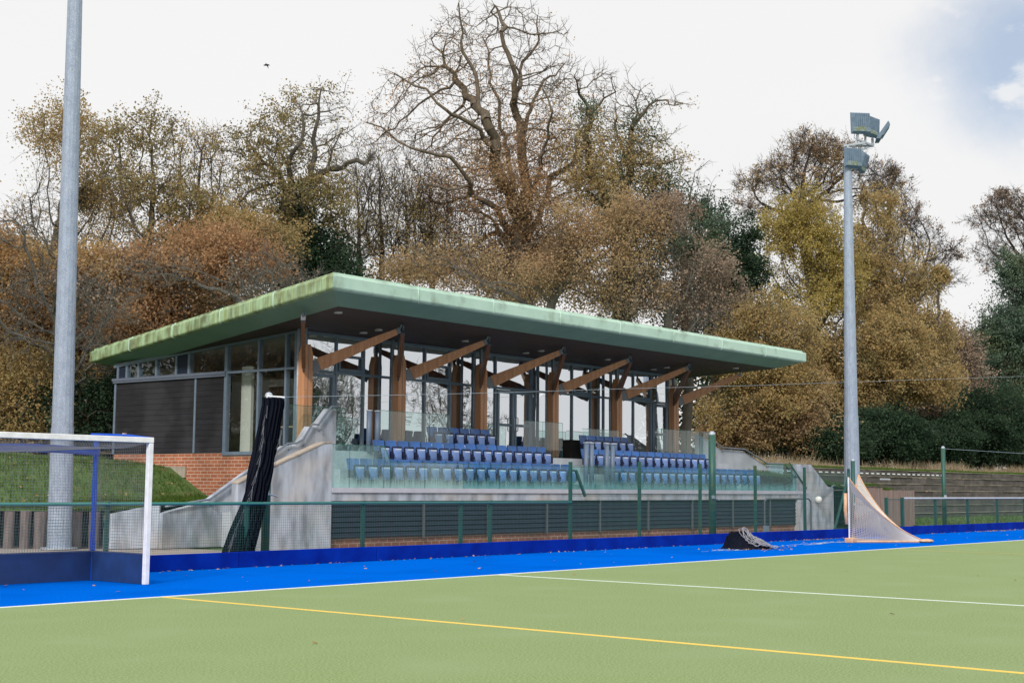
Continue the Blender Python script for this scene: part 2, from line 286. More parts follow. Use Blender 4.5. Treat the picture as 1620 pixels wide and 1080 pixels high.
def wires(segs, r):          # many straight thin 3-sided wires: segs (n,2,3)
    A = segs[:, 0]; B = segs[:, 1]; d = B-A; d /= np.linalg.norm(d, axis=1, keepdims=True)+1e-9
    ref = np.where(np.abs(d[:, 2:3]) < .9, np.array([[0, 0, 1.]]), np.array([[1., 0, 0]]))
    x = np.cross(d, ref); x /= np.linalg.norm(x, axis=1, keepdims=True); y = np.cross(d, x)
    r = np.broadcast_to(np.asarray(r, float), (len(A), 2)) if np.ndim(r) else np.full((len(A), 2), r)
    V = np.empty((len(A), 6, 3))
    for k in range(3):
        a = 2*math.pi*k/3; o = x*math.cos(a)+y*math.sin(a)
        V[:, k] = A+o*r[:, 0:1]; V[:, 3+k] = B+o*r[:, 1:2]
    b = (np.arange(len(A))*6)[:, None]
    F = np.concatenate([b+np.array([[0, 1, 4, 3]]), b+np.array([[1, 2, 5, 4]]), b+np.array([[2, 0, 3, 5]])])
    return V.reshape(-1, 3), F
def netmesh(name, fn, nu, nv, r, m, parent, su=8, sv=8):       # knotted net over the surface fn(a,b)
    segs = []
    for i in range(nu+1):
        p = [fn(i/nu, j/sv) for j in range(sv+1)]; segs += list(zip(p[:-1], p[1:]))
    for j in range(nv+1):
        p = [fn(i/su, j/nv) for i in range(su+1)]; segs += list(zip(p[:-1], p[1:]))
    sg = np.array(segs, float); sg = sg[np.linalg.norm(sg[:, 0]-sg[:, 1], axis=1) > 1e-4]
    V, F = wires(sg, r); return npmesh(name, V, F, m, parent)
# ------------------------------------------------------------------ ground, pitch, banks (setting)
GRD = dict(kind='structure')
MB().quad((-1500, -1500, -.03), (1500, -1500, -.03), (1500, 1500, -.03), (-1500, 1500, -.03)).build('ground', 'grass', **GRD)
MB().quad((-45, -60, 0), (120, -60, 0), (120, 15.80, 0), (-45, 15.80, 0)).build('pitch_turf', 'turf', **GRD)
MB().quad((-45, 15.80, .0), (120, 15.80, .0), (120, 20.45, .0), (-45, 20.45, .0)).build('runoff_turf', 'blue', **GRD)
MB().quad((-45, 20.45, -.004), (120, 20.45, -.004), (120, 25.3, -.004), (-45, 25.3, -.004)).build('path', 'gravel', **GRD)
MB().quad((-45, 25.3, -.012), (21.6, 25.3, -.012), (21.6, 31.4, -.012), (-45, 31.4, -.012)).build('gravel_strip', 'gravel', **GRD)
MB().box(-45, 120, 15.77, 15.845, -.01, .005).build('pitch_side_line', 'line', **GRD)
MB().box(11.98, 12.05, -50, 15.765, -.01, .005).build('pitch_yellow_line', 'yline', **GRD)
MB().box(19.03, 19.085, -50, 15.765, -.01, .0045).build('pitch_white_line', 'line', **GRD)
MB().quad((34.6, 15.42, .004), (34.4, -5, .004), (34.46, -5, .004), (34.66, 15.42, .004)).build('pitch_far_yellow_line', 'yline', **GRD)
sm = MB()
for i in range(70):          # scuffed white paint left on the blue run-off
    t = random.random(); x = 29.6+10*t+random.uniform(-.3, .3); y = 18.1+1.0*t+random.uniform(-.22, .22)
    L = random.uniform(.15, .9); W = random.uniform(.012, .05); n = 7; a = random.uniform(-.10, .22)
    up = [(x+L*k/n, y+W*random.uniform(.3, 1)+a*L*k/n, .005) for k in range(n+1)]; dn = [(x+L*k/n, y-W*random.uniform(.3, 1)+a*L*k/n, .005) for k in range(n, -1, -1)]
    sm.quad(*(dn[::-1]+up[::-1]))
sm.build('paint_scuffs', 'smear', **GRD)
def fr(t, xs, ys): return float(np.interp(t, xs, ys))
def hprof(y): return fr(y, [31.2, 32.5, 33.3, 34.5, 37.3, 45, 60, 90], [.85, 1.05, 1.4, 2.0, 2.25, 2.6, 3.6, 6])
def nz2(x, y): return .05*math.sin(x*1.7+y*.9)+.04*math.sin(y*2.3-x*.6)+.03*math.sin(x*4.1+1)*math.sin(y*3.7)
def yb(x): return 31.3 if x < 17.5 else fr(x, [17.5, 19.8, 20.8, 26.4], [31.3, 29.0, 28.2, 28.0])
def bank_left(a, b):
    x = -34+60.44*a; y0 = yb(x); y = y0+(95-y0)*b**2; z = max(.86 if x < 20 else fr(x, [20, 21.2, 26.4], [.86, .98, 1.05]), hprof(y))
    return x, y, z+(nz2(x, y)*min(1, b*14) if x < 25.8 else 0)
MB().grid(bank_left, 140, 90).build('grass_bank', 'grass', smooth=True, **GRD)
MB().quad((26.3, 38.2, 2.45), (46, 38.2, 2.45), (46, 96, 5.5), (26.3, 96, 5.9)).build('woodland_floor', 'earth', **GRD)
def tz(y): return fr(y, [31, 34, 38, 50, 95], [2.5, 2.62, 2.75, 3.4, 6.2])
def yb2(x): return 28.4 if x < 51.4 else 31.05
def bank_right(a, b):
    x = 45.6+84*a; y0 = yb2(x); y = y0+(97-y0)*b**2; return x, y, (tz(y) if b > 0 else tz(y)-.02)+nz2(x, y)*min(1, b*9)
MB().grid(bank_right, 170, 80).build('upper_bank', 'grass', smooth=True, **GRD)
def lowg(a, b):
    x = 56.4+70*a; y = 21.1+6.3*b; return x, y, .25*b**1.5+nz2(x, y)*.5*b
MB().grid(lowg, 140, 14).build('lower_bank', 'grass', smooth=True, **GRD)
def midg(a, b):
    x = 47.9+8.4*a; y = 25.15+6*b; return x, y, 1.5+fr(y, [25, 27, 29, 31.2], [0, .1, .35, .7])+fr(x, [47.9, 50.4, 52], [.45, .1, 0])+nz2(x, y)*.8
MB().grid(midg, 40, 30).build('terrace_mound', 'grass', smooth=True, **GRD)

# ------------------------------------------------------------------ pavilion
FY = 29.1; BX0 = 26.45; BX1 = 45.1; BY1 = 37.4; ZF = 2.45; ZT = 4.70
def head(y): return 5.75-.07*(y-29.15)
pav = thing('pavilion', (BX0, FY, 0), 'dark boarded pavilion with full height glazing and a green flat roof on timber struts', 'building')
MB().box(BX0, BX0+.3, 29.2, BY1, 0, 2.40).box(BX0+.3, BX1, BY1-.3, BY1, 0, 2.40).box(BX1-.3, BX1, 29.2, BY1-.3, 0, 2.40).build('brick_wall', 'brickx', pav)
MB().prism([(BX0-.006, 33.8, 1.70), (BX0-.006, 33.8, 2.03), (BX0-.006, 35.9, 2.06), (BX0-.006, 35.9, 1.95), (BX0-.006, 34.9, 1.7)], (-.05, 0, 0)).build('concrete_pad', 'bare', pav)
cl_ = MB(); z = 2.41
while z < 4.60:
    h = min(.165, 4.60-z); cl_.box(BX0-.012, BX0+.02, 32.22, BY1+.03, z, z+h-.007); z += .165
cl_.box(BX0+.02, BX0+.28, 32.2, BY1, 2.42, 4.6)
clo = cl_.build('cladding', 'clad', pav)
MB().box(BX0-.03, BX0-.012, 33.44, 33.52, 2.41, 4.6).box(BX0-.03, BX0-.012, BY1-.05, BY1+.04, 2.41, 4.6).build('corner_trim', 'frame', pav)
MB().box(BX0-.07, BX0+.29, 32.1, BY1+.08, 4.60, 4.66).box(BX0-.09, BX0+.0, 32.1, BY1+.1, 4.66, 4.745).build('flashing', 'cap', pav)
pk = MB().box(BX0-.09, BX0-.012, 36.75, 36.87, 2.86, 3.05).build('wall_box', 'pinkbox', pav)
MB().box(BX0+.3, BX1-.3, 37.0, 37.1, 2.45, 5.2).build('back_wall', 'int_w', pav)
MB().box(BX0+.29, BX1-.05, 29.2, 37.0, 2.36, 2.44).build('floor', 'int_f', pav)
MB().quad((BX0+.03, 29.15, 5.68), (BX0+.03, 37.3, 5.12), (BX1-.03, 37.3, 5.12), (BX1-.03, 29.15, 5.68)).build('ceiling', 'int_c', pav)
MB().box(BX1-.25, BX1-.05, 30.6, 37.0, 2.45, 5.1).build('end_wall', 'int_w', pav)
# interior things seen through the end windows
cur = MB()
for y0, y1 in ((30.3, 31.3),): cur.grid(lambda a, b: (BX0+2.3+.06*math.sin(a*60), y0+(y1-y0)*a, 2.45+2.1*b), 60, 2)
c_ = cur.build('curtain', 'dark'); c_['label'] = 'dark curtain hanging inside behind the end window'; c_['category'] = 'curtain'
pn = MB().box(BX0+.45, BX0+.55, 31.55, 31.98, 2.45, 4.9).build('partition', 'int_w', pav); MB().box(BX0+2.6, BX0+2.7, 29.6, 35.5, 2.45, 4.7).build('partition', 'int_w', pav)
dp = MB().box(BX0+1.3, BX0+1.4, 31.0, 31.75, 2.45, 4.35).build('display_board', 'dark', pav)
for i, yy in enumerate((29.9, 30.9)):
    t_ = thing('table', (BX0+1.7, yy, ZF), ['low tan table inside the end window nearest the glass corner', 'low tan table inside the end window behind the curtain side'][i], 'table', 'tables inside the end window')
    MB().box(BX0+1.2, BX0+2.2, yy-.35, yy+.35, ZF+.70, ZF+.74).build('tabletop', 'tan', t_)
    for sx in (1.25, 2.12):
        for sy in (-.3, .26): MB().box(BX0+sx, BX0+sx+.04, yy+sy, yy+sy+.04, ZF, ZF+.70).build('leg', 'frame', t_)
for X in (30.4, 34.05, 37.25, 40.95, 44.2): MB().tube([(X, 30.3, ZF), (X, 30.3, 5.6)], .13, 12).build('interior_column', 'frame', pav, True)
# end wall glazing (X = BX0): frame and panes
fs = MB(); W = .075
def vpost(y, z0, z1, w=W, pr_=.03): fs.box(BX0-pr_, BX0+.11, y-w/2, y+w/2, z0, z1)
for y in (30.72, 29.58): vpost(y, 2.44, head(y)-.05)
vpost(32.12, 2.44, head(32.12)-.05, .13); vpost(29.17, 2.44, 5.68, .10)
for y in (33.82, 34.42, 35.38, 36.26, 36.85, 37.3): vpost(y, 4.747, head(y)-.05, .09)
fs.box(BX0-.05, BX0+.12, 29.22, 32.18, 2.34, 2.437); fs.box(BX0-.035, BX0+.105, 29.22, 32.05, ZT-.03, ZT+.035)
fs.prism([(BX0-.04, 29.10, head(29.1)-.08), (BX0-.04, 37.5, head(37.5)-.08), (BX0-.04, 37.5, head(37.5)+.03), (BX0-.04, 29.10, head(29.1)+.03)], (.16, 0, 0))
sfr = fs.build('end_window_frame', 'frame', pav)
def pane_x(y0, y1, z0, z1a, z1b, m='gside', nm='pane'):
    MB().quad((BX0+.02, y0, z0), (BX0+.02, y1, z0), (BX0+.02, y1, z1b), (BX0+.02, y0, z1a)).build(nm, m, pav)
for y0, y1 in ((29.22, 29.54), (29.62, 30.68), (30.76, 32.06)):
    pane_x(y0, y1, 2.44, ZT-.03, ZT-.03); pane_x(y0, y1, ZT+.035, head(y0)-.08, head(y1)-.08)
ys = [32.18, 33.82, 34.42, 35.38, 36.26, 36.85, 37.3]
for i, (y0, y1) in enumerate(zip(ys[:-1], ys[1:])):
    if i in (1, 5): MB().prism([(BX0, y0+.04, 4.75), (BX0, y1-.04, 4.75), (BX0, y1-.04, head(y1)-.08), (BX0, y0+.04, head(y0)-.08)], (.05, 0, 0)).build('infill_panel', 'louvre', pav)
    else: pane_x(y0+.04, y1-.04, 4.75, head(y0)-.08, head(y1)-.08)
# front glazing (Y = FY)
mull = [26.50, 27.86, 28.95, 30.12, 30.55, 31.55, 32.70, 33.80, 34.28, 34.88, 36.74, 37.10, 38.0, 38.98, 40.07, 40.84, 41.3, 41.72, 42.69, 43.84, 44.98]
thick = {26.50: .12, 30.12: .05, 30.55: .09, 33.8: .05, 34.28: .09, 37.10: .05, 38.0: .09, 41.3: .05, 41.72: .09, 44.98: .14, 40.84: .05}
ff = MB()
for x in mull: t_ = thick.get(x, .07); ff.box(x-t_/2, x+t_/2, FY-.05, FY+.08, ZF, 5.66)
ff.box(26.44, 45.05, FY-.06, FY+.085, 5.66, 5.79); ff.box(26.56, 44.91, FY-.045, FY+.075, ZT-.07, ZT+.0); ff.box(26.44, 45.05, FY-.055, FY+.085, ZF-.08, ZF+.0)
ffr = ff.build('front_window_frame', 'frame', pav)
def frame_box(name, x0, x1, z0, z1, y=FY-.07, t_=.07, m='frame'):
    return MB().box(x0, x0+t_, y, y+.06, z0, z1).box(x1-t_, x1, y, y+.06, z0, z1).box(x0+t_, x1-t_, y, y+.06, z0, z0+t_*1.3).box(x0+t_, x1-t_, y, y+.06, z1-t_, z1).build(name, m, pav)
doors = [(26.58, 27.80, 1), (34.94, 36.68, 2), (43.90, 44.90, 1)]
for x0, x1, n in doors:
    for k in range(n):
        a0 = x0+(x1-x0)*k/n; a1 = x0+(x1-x0)*(k+1)/n
        d_ = frame_box('door', a0+.01, a1-.01, ZF+.005, ZT-.09, t_=.10)
        hx = a1-.09 if (k == 0 and n == 2) or n == 1 else a0+.09
        hd = MB().tube([(hx, FY-.09, 3.3), (hx, FY-.14, 3.32), (hx, FY-.14, 3.72), (hx, FY-.09, 3.74)], .016, 6).build('handle', 'steel', d_)
        if n == 2 or x0 > 40: MB().box(a0+.11, a1-.11, FY-.065, FY-.02, 3.45, 3.53).build('push_bar', 'frame', d_)
xs_ = mull
for i, (x0, x1) in enumerate(zip(xs_[:-1], xs_[1:])):
    a = x0+thick.get(x0, .07)/2; b = x1-thick.get(x1, .07)/2
    jy = FY+rng.uniform(-.004, .004)
    MB().quad((a, jy, ZF), (b, jy+rng.uniform(-.006, .006), ZF), (b, jy+rng.uniform(-.006, .006), ZT-.07), (a, jy, ZT-.07)).build('pane', 'gwin', pav)
    MB().quad((a, jy, ZT), (b, jy+rng.uniform(-.006, .006), ZT), (b, jy+rng.uniform(-.006, .006), 5.66), (a, jy, 5.66)).build('pane', 'gwin', pav)
for x0, x1 in ((27.93, 28.90), (31.6, 32.64), (39.04, 40.02), (42.74, 43.79), (34.93, 35.75)):
    if x0 != 34.93: frame_box('opening_light', x0, x1, ZT+.01, ZT+.48, t_=.065)
# roof: a trapezoid in plan, falling to the rear
RC = [(23.72, 24.93), (48.15, 24.98), (45.7, 38.6), (26.28, 38.6)]
def rz(y): return 6.63-.07*(y-24.93)
def inset(d):
    n = len(RC); L = []
    for i in range(n):
        a = np.array(RC[i]); b = np.array(RC[(i+1) % n]); e = (b-a)/np.linalg.norm(b-a); nn = np.array([-e[1], e[0]]); L.append((a+nn*d, e))
    P = []
    for i in range(n):
        (p, e), (q, g) = L[i-1], L[i]; A = np.array([[e[0], -g[0]], [e[1], -g[1]]]); t = np.linalg.solve(A, q-p); P.append(p+e*t[0])
    return P
prof = [(.22, .05), (.10, .045), (.09, -.005), (.02, -.03), (0, -.07), (.0, -.335), (.015, -.365), (.05, -.385), (.12, -.392)]
rings = [[(p[0], p[1], rz(p[1])+dz) for p in inset(d)] for d, dz in prof]
for side in range(4):
    mb = MB(); j = (side+1) % 4
    for k in range(len(rings)-1): mb.quad(rings[k+1][side], rings[k+1][j], rings[k][j], rings[k][side])
    o = mb.build('fascia', 'coppers' if side == 3 else 'copper', pav)
ridge = MB()
def seam(a, b, n, lm):
    for k in range(1, n):
        t = k/n; P = []
        for i in range(1, len(rings)): p = np.array(rings[i][a]); q = np.array(rings[i][b]); P.append(p+(q-p)*t)
        ridge.tube(P, .02, 5)
seam(0, 1, 8, 0); seam(0, 3, 5, 0)
ridge.build('fascia_seams', 'copper', pav, True)
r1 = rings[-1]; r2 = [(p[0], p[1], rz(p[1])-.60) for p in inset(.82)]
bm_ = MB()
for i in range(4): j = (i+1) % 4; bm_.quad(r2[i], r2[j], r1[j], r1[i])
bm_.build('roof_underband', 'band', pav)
MB().quad(*[tuple(p) for p in rings[0]]).build('roof', 'copper', pav)
# boarded soffit, boards running along the front
i1 = inset(.815); sb = MB(); y = i1[0][1]
yb_ = i1[2][1]
while y < yb_-.01:
    y2 = min(y+.095, yb_); x0a = fr(y, [i1[0][1], i1[3][1]], [i1[0][0], i1[3][0]]); x0b = fr(y2, [i1[0][1], i1[3][1]], [i1[0][0], i1[3][0]])
    x1a = fr(y, [i1[1][1], i1[2][1]], [i1[1][0], i1[2][0]]); x1b = fr(y2, [i1[1][1], i1[2][1]], [i1[1][0], i1[2][0]])
    sb.quad((x0a, y, rz(y)-.60), (x0b, y2-.014, rz(y2)-.60), (x1b, y2-.014, rz(y2)-.60), (x1a, y, rz(y)-.60))
    sb.quad((x0b, y2-.014, rz(y2)-.60), (x0b, y2-.012, rz(y2)-.585), (x1b, y2-.012, rz(y2)-.585), (x1b, y2-.014, rz(y2)-.60))
    sb.quad((x0b, y2-.012, rz(y2)-.585), (x0b, y2, rz(y2)-.585), (x1b, y2, rz(y2)-.585), (x1b, y2-.012, rz(y2)-.585))
    y = y2
sb.build('soffit', 'soff', pav)
def sz(y): return rz(y)-.60
for k, (u, v) in enumerate(((535, 494), (599, 521.5), (575, 526), (736, 539), (856, 554.5), (832, 558), (961, 568.5), (1055, 581), (1034, 584), (1164, 582), (620, 580))):
    if k == 10: continue
    d_ = _F+_R*((u-810)/FPX)+_U*((540-v)/FPX); t_ = (6.03+.07*24.93-CH-.004)/(d_[2]+.07*d_[1]); P = np.array([0, 0, CH])+d_*t_
    MB().tube([(P[0], P[1], sz(P[1])-.03), (P[0], P[1], sz(P[1])+.02)], .11, 14).build('downlight', 'down', pav)
CXs = [26.27+3.676*i for i in range(6)]; CY = 28.6
for i, X in enumerate(CXs):
    z0 = 2.45; c = MB().box(X-.16, X-.012, CY-.12, CY+.12, z0, 5.02).box(X+.012, X+.16, CY-.12, CY+.12, z0, 5.02)
    c.prism([(X-.16, CY-.12, 5.02), (X-.012, CY-.12, 5.02), (X-.012, CY-.12, 5.30), (X-.07, CY-.12, 5.30)], (0, .24, 0)).prism([(X+.012, CY-.12, 5.02), (X+.16, CY-.12, 5.02), (X+.07, CY-.12, 5.30), (X+.012, CY-.12, 5.30)], (0, .24, 0))
    co_ = c.build('column', 'wood', pav, bev=.008)
    MB().box(X-.012, X+.012, CY-.11, CY+.11, z0, 5.3).tube([(X, CY+.02, 5.30), (X, CY+.02, sz(CY)-.003)], .055, 8).build('steel_core', 'bracket', co_)
    MB().tube([(X-.05, CY+.24, z0), (X-.05, CY+.24, sz(CY+.24)-.004)], .045, 10).build('rain_pipe', 'steel', co_, True)
    for sx in (-1, 1):
        a = np.array([X+sx*.20, CY-.14, 4.72]); b = np.array([X+sx*1.72, CY-1.74, 5.70]); d = (b-a)/np.linalg.norm(b-a)
        s_ = MB().beam(a+d*.13, b, .10, .36, .10, .16).build('strut', 'wood' if sx > 0 else 'wood_shade', pav, bev=.006)  # left struts take a darker copy of the timber, shade put into the colour
        MB().beam(a-d*.08, a+d*.13, .06, .34).build('end_bracket', 'bracket', s_)
        MB().beam(b, b+d*.10, .12, .15).tube([b+d*.05, (b[0]+d[0]*.13, b[1]+d[1]*.13, sz(b[1]+d[1]*.13)-.003)], .035, 6).build('head_bracket', 'bracket', s_)
        bt = MB(); nrm = np.cross(d, (0, 0, 1)); nrm /= np.linalg.norm(nrm)
        for q in (.10, .22, .42, .62, .74, .9):
            P = a+(b-a)*q+np.array([0, 0, 1])*(.05 if int(q*100) % 4 else -.06); bt.tube([P-nrm*.056, P+nrm*.056], .014, 6)
        bt.build('bolt', 'bolt', s_)
    bt = MB()
    for zz in (2.9, 3.5, 4.1, 4.7):
        for sx in (-.10, .10): bt.tube([(X+sx, CY-.137, zz), (X+sx, CY-.12, zz)], .013, 6)
    bt.build('bolt', 'bolt', co_)
# ------------------------------------------------------------------ grandstand
GS = thing('grandstand', (23.9, 25, 0), 'raised concrete spectator stand with dark louvred front below the pavilion', 'grandstand')
X0 = 23.9; X1 = 47.4
MB().box(X0, X1, 25.16, 25.4, 0, .25).build('brick_plinth', 'bricky', GS)
lv = MB(); z = .24
while z < 1.12: lv.prism([(X0, 25.10, z), (X0, 25.085, z+.012), (X0, 25.12, z+.135), (X0, 25.15, z+.135)], (X1-X0, 0, 0)); z += .128
lv.box(X0, X1, 25.16, 25.2, .25, 1.13); lv.build('louvre_boards', 'louvre', GS)
x = 27.2
while x < X1: MB().box(x, x+.07, 25.05, 25.10, .18, 1.13).build('louvre_post', 'bracket', GS); x += 2.6
MB().box(X0, X1, 25.02, 25.5, 1.135, 1.335).build('parapet_beam', 'conc', GS)
MB().box(X0, X1+.9, 24.98, 25.16, 1.337, 1.455).build('parapet_strip', 'strip', GS)
MB().box(X0, X1, 25.5, 26.28, 1.20, 1.40).build('front_tread', 'conc2', GS)
MB().box(X0+1.5, X1-2.2, 26.28, 27.10, 1.20, 1.93).build('middle_tread', 'conc2', GS)
MB().box(25.8, 46.2, 27.10, 29.04, 1.20, 2.42).build('deck', 'conc2', GS)
st = MB()
for k in range(2): st.box(35.0, 36.4, 26.0-.0+.0+k*.0, 26.28-.002, 1.402, 1.60)
st.box(35.0, 36.4, 26.82, 27.098, 1.932, 2.17); st.build('aisle_steps', 'conc2', GS)
# stair walls, left and right
wl = MB().prism([(21.0, 25.0, 0), (23.9, 25.0, 0), (23.9, 25.0, 2.52), (23.62, 25.0, 2.50), (21.25, 25.0, 1.62), (21.0, 25.0, 1.52)], (0, .22, 0)); wl.build('stair_wall', 'conc', GS, bev=.012)
MB().prism([(21.0, 24.985, 1.525), (21.25, 24.985, 1.625), (23.62, 24.985, 2.505), (23.9, 24.985, 2.525), (23.9, 24.985, 2.555), (23.6, 24.985, 2.535), (21.23, 24.985, 1.655), (21.0, 24.985, 1.555)], (0, .25, 0)).build('wall_coping', 'bare', GS)
BW = 27.5
lp = [(20.72, .87), (22.16, 1.12), (23.45, 1.87), (24.62, 2.53), (24.92, 2.55), (25.13, 2.65), (25.45, 3.06), (25.66, 3.05), (26.12, 3.55), (26.40, 3.55)]
MB().prism([(20.86, BW, 0), (26.4, BW, 0)]+[(x, BW, z-.03) for x, z in lp[::-1]][0:-1]+[(20.86, BW, .82)], (0, .22, 0)).build('stair_wall', 'conc', GS, bev=.012)
MB().prism([(19.85, 28.35, 0), (19.85, 28.35, .78), (20.85, BW+.1, 1.05), (20.85, BW+.1, 0)], (.14, .14, 0)).build('wing_wall', 'conc', GS, bev=.01)
def handrail(pts, y, par, tall=.07):
    P = [(x, y, z+tall) for x, z in pts]
    h = MB().tube(P, .028, 8)
    for i in range(1, len(P)-1, 2): x, _, z = P[i]; h.tube([(x+.1, y, z-.01), (x+.1, y, z-.14), (x+.1, y+.12, z-.16)], .014, 6)
    return h.build('handrail', 'rail', par, True)
handrail([(20.86, .95)]+lp[1:], BW-.10, GS, .03)
rp = [(44.65, 3.52), (46.1, 3.0), (47.75, 2.98), (49.45, 2.48), (50.95, 2.48)]
MB().prism([(44.65, BW, 0), (50.95, BW, 0)]+[(x, BW, z-.03) for x, z in rp[::-1]], (0, .22, 0)).build('stair_wall', 'conc2', GS, bev=.012)
handrail(rp, BW-.10, GS, .03)
MB().prism([(47.42, 25.0, 0), (49.1, 25.0, 0), (50.28, 25.0, .0), (50.28, 25.0, 1.58), (49.82, 25.0, 1.62), (48.46, 25.0, 2.43), (47.42, 25.0, 2.43)], (0, .22, 0)).build('stair_wall', 'conc', GS, bev=.012)
MB().tube([(48.9, 24.9, 1.12), (49.2, 24.9, 1.30), (50.1, 24.9, 1.68), (50.25, 24.9, 1.66)], .028, 8).build('handrail', 'rail', GS, True)
MB().sphere((48.83, 24.90, 1.14), .13).build('wall_lamp', 'globe', GS, True)
stp = MB()
for k in range(4, 8): stp.box(21.3+.33*k, 24.2, 25.24, BW-.02, 0, .17*(k+1)-.0005*k)
for k in range(6): stp.box(24.3+.3*k, 26.1, 27.12+.0, BW-.02, 1.403, 1.40+.17*(k+1)-.0005*k)
for k in range(8): stp.box(47.5, 50.2-.33*k, 25.24, BW-.02, 0, .17*(k+1)-.0005*k)
stp.build('stair', 'conc2', GS)
# glass along the front and round the deck
def gpane(a, b, z0, z1, m='gbal', par=None, z0b=None, z1b=None):
    a = np.array(a, float); b = np.array(b, float); z0b = z0 if z0b is None else z0b; z1b = z1 if z1b is None else z1b
    o = MB().quad((*a, z0), (*b, z0b), (*b, z1b), (*a, z1)).build('glass_pane', m, par)
    MB().beam((*a, z1), (*b, z1b), .012, .012).beam((*b, z0b), (*b, z1b), .008, .008, up=(1, 0, 0)).build('pane_edge', 'gedge', o); return o
bf = thing('glass_balustrade', (23.9, 25.05, 1.455), 'long frameless green tinted glass balustrade standing on the pale front parapet', 'balustrade', None)
xs = [23.93, 24.55, 25.75]+[25.75+1.51*k for k in range(1, 15)]
for k, (a, b) in enumerate(zip(xs[:-1], xs[1:])):
    z1a, z1b = (2.50, 2.50) if k < 2 else (2.40, 2.40) if k > 14 else (2.11, 2.11)
    if k == 2:
        gpane((a+.008, 25.07), (a+.22, 25.07), 1.457, 2.49, 'gsplash', bf, None, 2.12); a += .22; z1a = z1b = 2.11
    gpane((a+.008, 25.07), (b-.008, 25.07), 1.457, z1a, 'gsplash' if k < 4 else 'gfront', bf, None, z1b)
gpane((46.9, 25.07), (48.0, 25.07), 1.457, 2.45, 'gfront', bf, 1.457, 1.50)
MB().tube([(46.7, 24.96, 2.47), (48.0, 24.96, 1.55)], .03, 8).build('handrail', 'green', bf, True)
br_ = thing('glass_balustrade', (28, 27.2, 2.4), 'frameless glass balustrade behind the left seats in front of the first two columns', 'balustrade')
xs = [27.60, 28.75, 29.75, 30.62]
for a, b in zip(xs[:-1], xs[1:]): gpane((a+.008, 27.2), (b-.008, 27.2), 2.42, 3.55, 'gbal', br_)
br2 = thing('glass_balustrade', (35, 27.9, 2.4), 'short frameless glass balustrade beside the double doors above the aisle', 'balustrade')
gpane((34.85, 27.9), (35.85, 27.9), 2.42, 3.58, 'gbal', br2); gpane((35.87, 27.9), (36.9, 27.9), 2.42, 3.58, 'gbal', br2)
br3 = thing('glass_balustrade', (41, 27.15, 2.4), 'frameless glass balustrade on the deck by the rightmost timber column', 'balustrade')
xs = [41.3, 42.3, 43.2, 44.1, 44.9]
for a, b in zip(xs[:-1], xs[1:]): gpane((a+.008, 27.15), (b-.008, 27.15), 2.42, 3.55, 'gbal', br3)
br5 = thing('glass_balustrade', (37.4, 27.95, 2.4), 'frameless glass balustrade behind the short upper seat row right of the aisle', 'balustrade')
for a, b in ((38.05, 39.1), (39.12, 40.2)): gpane((a, 27.95), (b, 27.95), 2.42, 3.45, 'gbal', br5)
br4 = thing('glass_balustrade', (25.6, 28.3, 2.4), 'glass balustrade beside the timber column at the head of the left stairs', 'balustrade')
gpane((25.45, 28.3), (26.5, 28.3), 2.42, 3.62, 'gbal', br4); gpane((26.52, 28.3), (27.5, 28.3), 2.42, 3.62, 'gbal', br4)
def bpost(x, y, z0, z1, lab, g='round grey balustrade posts'):
    t_ = thing('balustrade_post', (x, y, z0), lab, 'post', g)
    MB().tube([(x, y, z0), (x, y, z1)], .075, 12).build('post', 'postg', t_, True); MB().tube([(x, y, z1), (x, y, z1+.03)], .095, 12).build('post_cap', 'steel', t_); return t_
bpost(27.23, 27.1, 2.40, 3.50, 'left grey post of the pair beside the seats nearest the left stairs'); bpost(27.55, 27.1, 2.40, 3.50, 'right grey post of the pair beside the seats nearest the left stairs')
bpost(34.77, 25.4, 1.40, 2.84, 'grey post ending the front left seats, left of the two beside the aisle'); bpost(35.05, 25.4, 1.40, 2.84, 'grey post just right of the front left seats, at the left edge of the aisle')
bpost(35.85, 25.4, 1.40, 2.84, 'grey post at the right edge of the aisle, left of its pair'); bpost(36.15, 25.4, 1.40, 2.84, 'grey post at the start of the front right seats, right of its pair')
bpost(44.6, 26.9, 1.93, 3.50, 'grey post at the right end of the middle seats behind the tall green post')
sb_ = thing('opening_box', (38.2, 28.45, 2.42), 'black box standing in for a dark opening on the deck right of the fourth timber column', 'box')  # box added in place of a black opening beside the column
MB().box(37.62, 38.75, 28.1, 28.75, 2.42, 3.02).build('body', 'dark', sb_, bev=.02); MB().box(37.60, 38.77, 28.08, 28.77, 3.025, 3.07).build('lid', 'dark', sb_, bev=.01)
